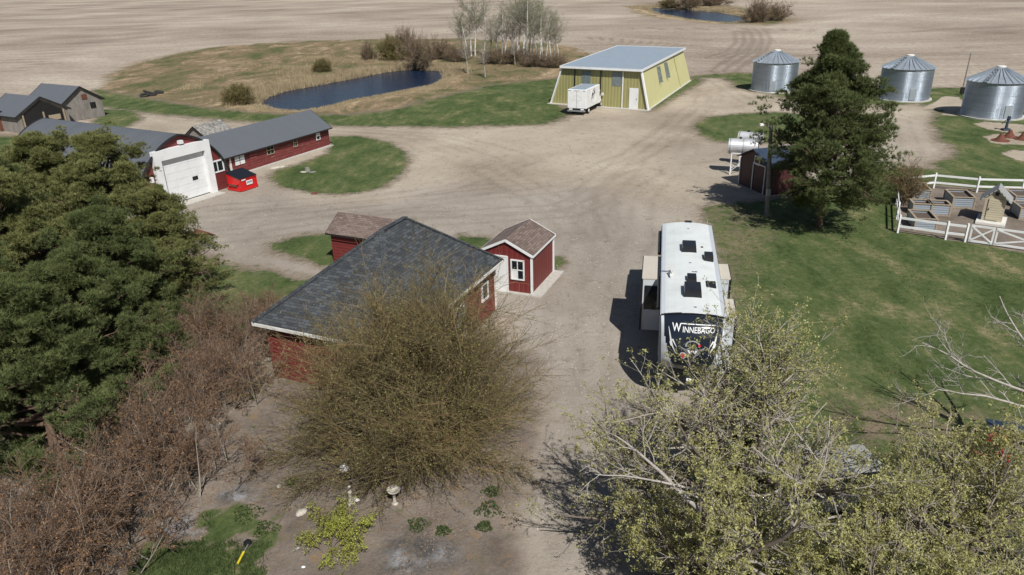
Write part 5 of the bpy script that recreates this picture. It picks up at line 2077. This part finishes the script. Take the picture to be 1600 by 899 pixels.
# ---- budding maples at the bottom right
def make_maple(seed, Hh, Rr, label, nleaf=3, nmain=11, z0=1.2, lean=(0, 0), leafsize=.064, dead=0, th=.17):
    rs = np.random.RandomState(seed)
    t = thing('budding_tree', (0, 0, 0), 0, label, 'tree', 'budding trees')
    K_ = 8
    zz = np.linspace(0, Hh*.5, K_)
    tr_ = np.stack([lean[0]*zz/Hh+.1*np.sin(zz+seed), lean[1]*zz/Hh+.1*np.cos(zz*1.3), zz], 1)[None]
    trr = np.linspace(th, th*.45, K_)[None]
    d = fan(rs, nmain, 12, 80)
    L = 1/np.sqrt((d[:, 0]**2+d[:, 1]**2)/Rr**2+(d[:, 2])**2/(Hh*.62)**2)*(.8+.3*rs.rand(nmain))
    f = z0/(Hh*.5)+(1-z0/(Hh*.5))*rs.rand(nmain)
    st = tr_[0][np.minimum((f*(K_-1)).astype(int), K_-1)]
    b1, q1 = grow(rs, st, d, L, .028*L*(.8+.4*rs.rand(nmain)), .012, 9, .12, .03)
    b2, q2 = branch(rs, b1, q1, 12, .2, 1., .42, R(45), 6, .16, .05, .5, .011, tcurve=.35)
    b3, q3 = branch(rs, b2, q2, 8, .2, 1., .45, R(42), 5, .16, .05, .6, .0065, taper=.5)
    V, Fc = limbs_mesh([(tr_, trr), (b1, q1)], 7)
    npmesh('trunk', V, Fc, M['bark'], t, smooth=True)
    V, Fc = limbs_mesh([(b2, q2), (b3, q3)], 3)
    npmesh('twigs', V, Fc, M['twig_grey'], t)
    c_, _ = along(rs, b3, nleaf, .35, 1.)
    ends = b3[:, -1]
    c_ = np.concatenate([c_, ends, ends])
    c_ = np.repeat(c_, 5, 0)
    V, Fc = leaf_quads(rs, c_, leafsize, .5, jitter=.04)
    npmesh('leaves', V, Fc, M['leaf_spring'], t)
    return t


m1 = make_maple(61, 7.6, 4.5, 'budding pale green tree hiding the trailer hitch end and reaching over the lawn', 2, 30, 1.0, (.3, .2))
m1.location = (6.0, 16.5, 0)
m1.scale = (1.06, 1.0, .93)
m2 = make_maple(62, 6.2, 3.0, 'budding tree with a long bleached limb at the bottom, left of the silver car', 3, 14, .8, (-.2, 0))
m2.location = (4.6, 13.0, 0)
m3 = make_maple(63, 6.0, 3.1, 'bushy budding tree in the bottom right corner in front of the silver car', 3, 15, .8, (.2, 0))
m3.location = (10.4, 13.6, 0)
m4 = place_tree(m1, 12.7, 15.9, 2.1, (.58, .58, .52), 'budding tree at the right picture edge in front of the red tractor')
m5 = place_tree(m2, 7.6, 12.2, 1.4, .85, 'lower budding tree at the bottom edge between the bleached limb and the corner tree')


# ---- bleached dead limbs
def deadtree(seed, label, loc, specs, name='dead_tree', cat='dead tree', per=(7, 5, 3)):
    rs = np.random.RandomState(seed)
    t = thing(name, loc, 0, label, cat)
    st, dr_, L, r0 = [], [], [], []
    for s_, e_, r in specs:
        s_, e_ = np.array(s_, float), np.array(e_, float)
        st.append(s_)
        dr_.append(e_-s_)
        L.append(np.linalg.norm(e_-s_))
        r0.append(r)
    b1, q1 = grow(rs, np.array(st), np.array(dr_), np.array(L), np.array(r0), np.array(r0)*.25, 12, .07, 0)
    b2, q2 = branch(rs, b1, q1, per[0], .3, 1., .34, R(42), 7, .13, .03, .5, .011, tcurve=.3)
    b3, q3 = branch(rs, b2, q2, per[1], .2, 1., .45, R(42), 5, .16, .03, .6, .007)
    b4, q4 = branch(rs, b3, q3, per[2], .2, 1., .5, R(40), 4, .16, .02, .7, .004)
    V, Fc = limbs_mesh([(b1, q1)], 7)
    npmesh('limbs', V, Fc, M['deadwood'], t, smooth=True)
    V, Fc = limbs_mesh([(b2, q2), (b3, q3), (b4, q4)], 4)
    npmesh('twigs', V, Fc, M['deadwood'], t)
    return t


def w3(px, py, z):
    p = at(px, py, z)
    return np.array([p[0], p[1], z])


base = np.array([17.9, 20.6, 0])
deadtree(91, 'leafless bleached tree reaching in from the right picture edge over the lawn', tuple(base),
         [((0, 0, 0), (-.3, -.3, 3.4), .17), (np.array([-.3, -.3, 2.8]), w3(1455, 600, 4.2)-base, .055), (np.array([-.3, -.3, 3.2]), w3(1545, 480, 5.6)-base, .06),
          (np.array([-.3, -.3, 3.2]), w3(1600, 470, 6.)-base, .05), (np.array([-.2, -.2, 2.2]), w3(1500, 660, 3.2)-base, .055), (np.array([-.3, -.3, 3.3]), (1.2, .4, 6.2), .08), (np.array([-.3, -.3, 3.3]), (.2, 1.6, 6.), .07)])
b0_ = np.array([5.6, 13.2, 0])
deadtree(92, 'long bleached dead limb standing out of the budding tree at the bottom', tuple(b0_),
         [((0, 0, 0), w3(1140, 830, 4.6)-b0_, .10), (w3(1140, 830, 4.55)-b0_, w3(975, 665, 5.6)-b0_, .07), (w3(1090, 765, 4.9)-b0_, w3(930, 745, 5.3)-b0_, .035), (w3(1105, 790, 4.8)-b0_, w3(1050, 735, 5.8)-b0_, .03)], 'dead_limb', 'dead limb', (5, 3, 2))
b0_ = np.array([9.2, 14.6, 0])
deadtree(93, 'thin bleached bare limbs above the silver car in the right budding tree', tuple(b0_),
         [((0, 0, 0), w3(1330, 800, 4.0)-b0_, .08), (w3(1330, 800, 3.9)-b0_, w3(1175, 755, 5.2)-b0_, .035), (w3(1330, 800, 3.9)-b0_, w3(1240, 640, 5.6)-b0_, .04), (w3(1330, 800, 3.9)-b0_, w3(1180, 880, 4.6)-b0_, .035)], 'dead_limb', 'dead limb', (5, 3, 2))


# ---- aspens by the pond
def make_aspen(seed, Hh, label, leaves=True, lean=0.):
    rs = np.random.RandomState(seed)
    t = thing('aspen_tree', (0, 0, 0), 0, label, 'aspen tree', 'aspen grove beyond the pond')
    K_ = 9
    zz = np.linspace(0, Hh, K_)
    tr_ = np.stack([lean*zz/Hh+.2*np.sin(zz*.35+seed), .15*np.cos(zz*.4+seed), zz], 1)[None]
    trr = np.linspace(.16, .03, K_)[None]
    V, Fc = limbs_mesh([(tr_, trr)], 8)
    npmesh('trunk', V, Fc, M['white_bark' if leaves else 'twig_grey'], t, smooth=True)
    b1, q1 = branch(rs, tr_, trr, 20, .36, .98, .34, R(40), 7, .09, .05, .45, .014, tcurve=.4)
    b2, q2 = branch(rs, b1, q1, 8, .15, 1., .42, R(38), 5, .12, .05, .6, .011)
    b3, q3 = branch(rs, b2, q2, 4, .2, 1., .45, R(38), 4, .12, .04, .6, .008)
    V, Fc = limbs_mesh([(b1, q1), (b2, q2), (b3, q3)], 3)
    npmesh('limbs', V, Fc, M['twig_grey'], t)
    if leaves:
        c_, _ = along(rs, b3, 4, .2, 1.)
        V, Fc = leaf_quads(rs, c_, .11, .6, jitter=.12)
        npmesh('leaves', V, Fc, M['leaf_aspen'], t)
    return t


asp = [make_aspen(101, 11.5, 'x', lean=.8), make_aspen(102, 10., 'x', lean=-.7), make_aspen(103, 12.2, 'x', lean=.0)]
asb = make_aspen(104, 7.5, 'x', False, .5)
spots = [(730, 90, 1, .82, 0), (738, 88, 0, .88, 0), (744, 88, 2, .85, 0), (755, 87, 0, .86, 0), (730, 116, 3, .72, 'x'), (776, 92, 1, .68, 0), (782, 96, 0, .78, 0), (799, 96, 1, .8, 0), (812, 97, 2, .95, 0), (819, 99, 0, 1.0, 0), (826, 97, 1, .9, 0), (833, 99, 2, .78, 0), (841, 103, 0, .72, 0), (853, 101, 1, .85, 0), (860, 88, 0, .68, 0), (866, 98, 3, .9, 0), (808, 86, 2, .9, 0), (838, 86, 0, .85, 0), (847, 92, 2, .72, 0), (790, 84, 1, .85, 0), (820, 84, 2, .95, 0), (872, 93, 1, .62, 0), (757, 121, 3, .62, 0), (768, 88, 3, .8, 0), (722, 85, 3, .85, 0), (804, 102, 3, .5, 0)]
models = asp+[asb]
seen = set()
for k, (x, y, mi_, s, _) in enumerate(spots):
    p = at(x, y)
    grp = sorted([q[0] for q in spots if q[2] != 3 and (q[0] < 765 if x < 765 else (765 <= q[0] < 795 if x < 795 else q[0] >= 795))])
    bare_ = sorted([q[0] for j_, q in enumerate(spots) if q[2] == 3 and j_ not in (4, 22)])
    ORD = 'first second third fourth fifth sixth seventh eighth ninth tenth eleventh twelfth thirteenth fourteenth'.split()
    if mi_ == 3:
        lab = {4: 'small bare forked tree on the near pond bank, left of the grove', 22: 'small bare tree with leaning pale trunk near the pond bank'}.get(k) or ORD[bare_.index(x)]+' bare grey tree from the left among the white trunked aspens'
    elif x < 765:
        lab = ORD[grp.index(x)]+' white trunked aspen from the left in the left clump of the grove'
    elif x < 795:
        lab = ORD[grp.index(x)]+' aspen from the left in the gap between the two clumps'
    else:
        lab = ORD[grp.index(x)]+' white trunked aspen from the left in the right clump of the grove'
    place_tree(models[mi_], p[0], p[1], k*2.1, (s*1.35, s*1.35, s), lab, copy=mi_ in seen)
    seen.add(mi_)

# ---- bushes round the ponds
wil = make_bush('willow_bush', 120, 1.0, 1.0, 90, (9, 8, 0), 'twig_brown', 'x', 'bush', 'bushes round the ponds', el=(5, 86), twig=.0045, stem=.012, K_=6, buds=4, budsize=.028, base_r=.2, tw=(.5, .4), budmat='bud_olive')
drk = make_bush('willow_bush', 121, 1.15, 1.1, 70, (9, 8, 0), 'twig_lilac', 'x', 'bush', 'bushes round the ponds', el=(15, 86), twig=.0045, stem=.012, K_=6, buds=2, budsize=.022, base_r=.45, lv=.75, tw=(.5, .4), budmat='bud_olive')
bush_spots = [
    (wil, 374, 163, 2.35, 2.3, 'round olive willow bush at the left tip of the near pond'),
    (wil, 505, 112, 2.1, 1.9, 'small round olive bush on the grass beyond the near pond'),
    (drk, 575, 96, 1.7, 3.0, 'thin greyish bush left of the dark bushes beyond the near pond'),
    (wil, 612, 97, 3.0, 4.2, 'dark olive bush, left of the clump on the far bank of the near pond'),
    (drk, 636, 94, 3.4, 5.0, 'tallest bush of the clump on the far bank of the near pond'),
    (drk, 655, 106, 3.3, 4.6, 'bush leaning over the water on the far bank of the near pond'),
    (drk, 690, 92, 3.6, 3.0, 'low brown bush between the far bank clump and the aspen grove'),
    (drk, 715, 96, 3.2, 2.2, 'low brush at the left foot of the aspen grove'),
    (drk, 770, 99, 3.0, 2.2, 'low brush under the gap of the aspen grove'),
    (drk, 800, 100, 3.4, 2.4, 'dark brush at the foot of the right aspen clump'),
    (drk, 836, 104, 3.2, 2.2, 'dark brush under the right aspens toward the yellow shed'),
    (drk, 868, 106, 2.8, 2.0, 'low brush at the right end of the aspen grove'),
    (drk, 1076, 14, 6., 6.5, 'large bare bush on the far bank of the distant pond'),
    (drk, 1112, 9, 8., 4., 'low wide bush behind the distant pond'),
    (wil, 1046, 13, 5., 3.4, 'small bush at the far left bank of the distant pond'),
    (drk, 1184, 35, 4.6, 5.4, 'dark bush at the right end of the distant pond'),
    (drk, 1205, 32, 6.2, 4.2, 'pale brown bush just right of the dark bush by the distant pond'),
]
seen = set()
for k, (o, x, y, rr, hh, lab) in enumerate(bush_spots):
    p = at(x, y)
    place_tree(o, p[0], p[1], k*1.7, (rr, rr, hh), lab, copy=id(o) in seen)
    seen.add(id(o))

# ---- lime green bush, weeds
lime = make_bush('lime_bush', 130, 1.25, .85, 26, (7, 6, 0), 'twig_brown', 'low bush with bright lime green spring leaves in front of the stone statue', 'bush', el=(5, 75), twig=.004, stem=.012, K_=6, buds=6, budsize=.05, base_r=.4, budmat='leaf_lime')
p = at(535, 850)
lime.location = (p[0], p[1], 0)
lime.scale = (1.05, 1.35, .85)


def weed(px, py, r, label, seed, mat='leaf_weed', n=200, h=.09):
    rs = np.random.RandomState(seed)
    p = at(px, py)
    rr = r*np.sqrt(rs.rand(n))
    a = rs.rand(n)*6.283
    c = np.stack([rr*np.cos(a)*(1+.3*np.sin(3*a+seed)), rr*np.sin(a), h*.3+h*rs.rand(n)*(1-(rr/r)**2*.7)], 1)
    V, Fc = leaf_quads(rs, c, .09, .5, up=1.5)
    o = npmesh('weed_clump', V, Fc, M[mat])
    o.location = (p[0], p[1], 0)
    return tag(o, label, 'plant', 'weed clumps on the bare earth')


weed(653, 822, .34, 'green weed clump below the bird bath, left of two', 1)
weed(692, 831, .24, 'small green weed clump below the bird bath, right of two', 2)
weed(764, 797, .42, 'largest green weed clump beside the driveway edge', 3)
weed(757, 824, .25, 'green weed clump just below the largest one by the driveway', 4)
weed(768, 770, .28, 'green weed clump half under the right edge of the bare bush', 5)
weed(456, 754, .22, 'small green weed tuft alone on the bare earth by a pale rock', 6)
weed(385, 805, .5, 'sprawling green weed patch above the yellow handled tool', 7)
weed(415, 828, .4, 'weed patch at the right end of the grass by the yellow handled tool', 8)

# ---- tall dry grass and reeds round the ponds: nobody could count it
rs = np.random.RandomState(200)
cand = np.concatenate([np.column_stack([rs.uniform(-52, 12, 90000), rs.uniform(92, 165, 90000)]), np.column_stack([rs.uniform(20, 120, 60000), rs.uniform(215, 420, 60000)])])
dd1, dd2 = sdist(cand, pond_poly), sdist(cand, pond2_poly)
md = sdist(cand, meadow)
sd = sdist(cand, strip)
wbn = wob(cand, .35, 201)
keep = ((dd1 < .3) & (dd1 > -4.5-2*wbn)) | ((dd2 < .5) & (dd2 > -7)) | ((md > 1) & (sd < -1) & (wbn > .45) & (dd1 < 0))
keep &= ~((dd1 > -50) & (sd > -.5))
pts = cand[keep]
cl = np.repeat(pts, 5, 0)+rs.randn(len(pts)*5, 2)*.18
far = (cl[:, 1] > 200)
zz = np.where(np.repeat(dd1[keep] > -.6, 5), -.45, -.2)
c3_ = np.column_stack([cl, zz])
dv = np.tile(np.array([[0, 0, 1.]]), (len(cl), 1))+rs.randn(len(cl), 3)*.3
dd2s = cl[:, 1] < 330-(cl[:, 0]-50)*1.25
south = cl[:, 1] < 105+(cl[:, 0]+34)*.95
L = np.where(far, np.where(dd2s, .25, .8), np.where(south, .28, .75))*(.6+.7*rs.rand(len(cl)))
s = unit(np.cross(dv, rs.randn(len(cl), 3)))*np.where(far, .07, .035)[:, None]
V = np.stack([c3_-s, c3_+s, c3_+unit(dv)*L[:, None]], 1).reshape(-1, 3)
o = npmesh('dry_grass', V, np.arange(len(V)).reshape(-1, 3), M['straw'])
tag(o, 'tall dry straw coloured grass and reeds on the banks of the ponds', 'dry grass', None, 'stuff')

# ---- dead leaves and grass tufts at the edges of the near bare ground
cand = np.column_stack([rs.uniform(-16, 3, 26000), rs.uniform(14.5, 27, 26000)])
a = sdist(cand, dirt)
wbn = wob(cand, 1.1, 203)
pl = sdist(cand, patchL)
keep = (a > 0) & ((wbn > .35) | (pl > 0))
pts = cand[keep]
gr = (sdist(pts, patchL) > -.1) | (sdist(pts, patchM) > -.1)
lt_ = pts[~gr]
V, Fc = leaf_quads(rs, np.column_stack([lt_, np.full(len(lt_), .015)]), .07, .6, up=6)
o = npmesh('leaf_litter', V, Fc, M['litter'])
tag(o, 'scattered dead leaves on the bare earth round the big bush', 'leaf litter', None, 'stuff')
g_ = np.repeat(pts[gr], 9, 0)
g_ = g_+rs.randn(len(g_), 2)*.08
V, Fc = blades(rs, np.column_stack([g_, np.zeros(len(g_))]), np.tile([[0, 0, 1.]], (len(g_), 1)), 1, .12, .02, .5)
o = npmesh('grass_tufts', V, Fc, M['leaf_weed'])
tag(o, 'short green grass blades on the patch at the bottom left', 'grass', None, 'stuff')
# loose stones on the gravel and taller tufts in the lawn
cand = np.column_stack([rs.uniform(-30, 40, 60000), 18+62*rs.rand(60000)**1.6])
pts = cand[(sdist(cand, gravel) > .5) & (wob(cand, .8, 205) > -.2) & (sdist(cand, isleA) < 0) & (sdist(cand, isleB) < 0) & (sdist(cand, isleC) < 0) & (sdist(cand, grassE) < 0)]
hc = sdist(pts, np.array([[-11, 28], [-4.6, 25], [-.4, 34.5], [-6.5, 37.5]]))
pts = pts[hc < 0][:24000]
n = len(pts)
r = .02+.035*rs.rand(n)**2
tet = np.array([[1, 0, 0], [-.5, .87, 0], [-.5, -.87, 0], [0, 0, 1.1]])
ang_ = rs.rand(n)*6.28
ca, sa_ = np.cos(ang_), np.sin(ang_)
V = np.zeros((n, 4, 3))
V[..., 0] = (tet[None, :, 0]*ca[:, None]-tet[None, :, 1]*sa_[:, None])*r[:, None]+pts[:, :1]
V[..., 1] = (tet[None, :, 0]*sa_[:, None]+tet[None, :, 1]*ca[:, None])*r[:, None]+pts[:, 1:]
V[..., 2] = tet[None, :, 2]*r[:, None]*.8
Fc = (np.arange(n)*4)[:, None, None]+np.array([[0, 1, 3], [1, 2, 3], [2, 0, 3]])[None]
o = npmesh('loose_stones', V.reshape(-1, 3), Fc.reshape(-1, 3), M['stones'])
tag(o, 'small loose stones scattered over the gravel yard', 'gravel', None, 'stuff')
cand = np.column_stack([rs.uniform(6, 48, 70000), 16+52*rs.rand(70000)**1.3])
ok = (sdist(cand, lawn) > .2) & (sdist(cand, garden) < 0) & (wob(cand, .9, 206)+.8*rs.randn(len(cand)) > .5)
pts = np.repeat(cand[ok], 4, 0)
pts = pts+rs.randn(len(pts), 2)*.07
V, Fc = blades(rs, np.column_stack([pts, np.zeros(len(pts))]), np.tile([[0, 0, 1.]], (len(pts), 1)), 1, .065, .03, .8)
o = npmesh('lawn_grass', V, Fc, M['lawn_blade'])
tag(o, 'tufts of spring grass over the big lawn', 'grass', None, 'stuff')
print('faces', sum(len(o.data.polygons) for o in bpy.data.objects if o.type == 'MESH' and o.data.users), 'unique', sum(len(m.polygons) for m in bpy.data.meshes))
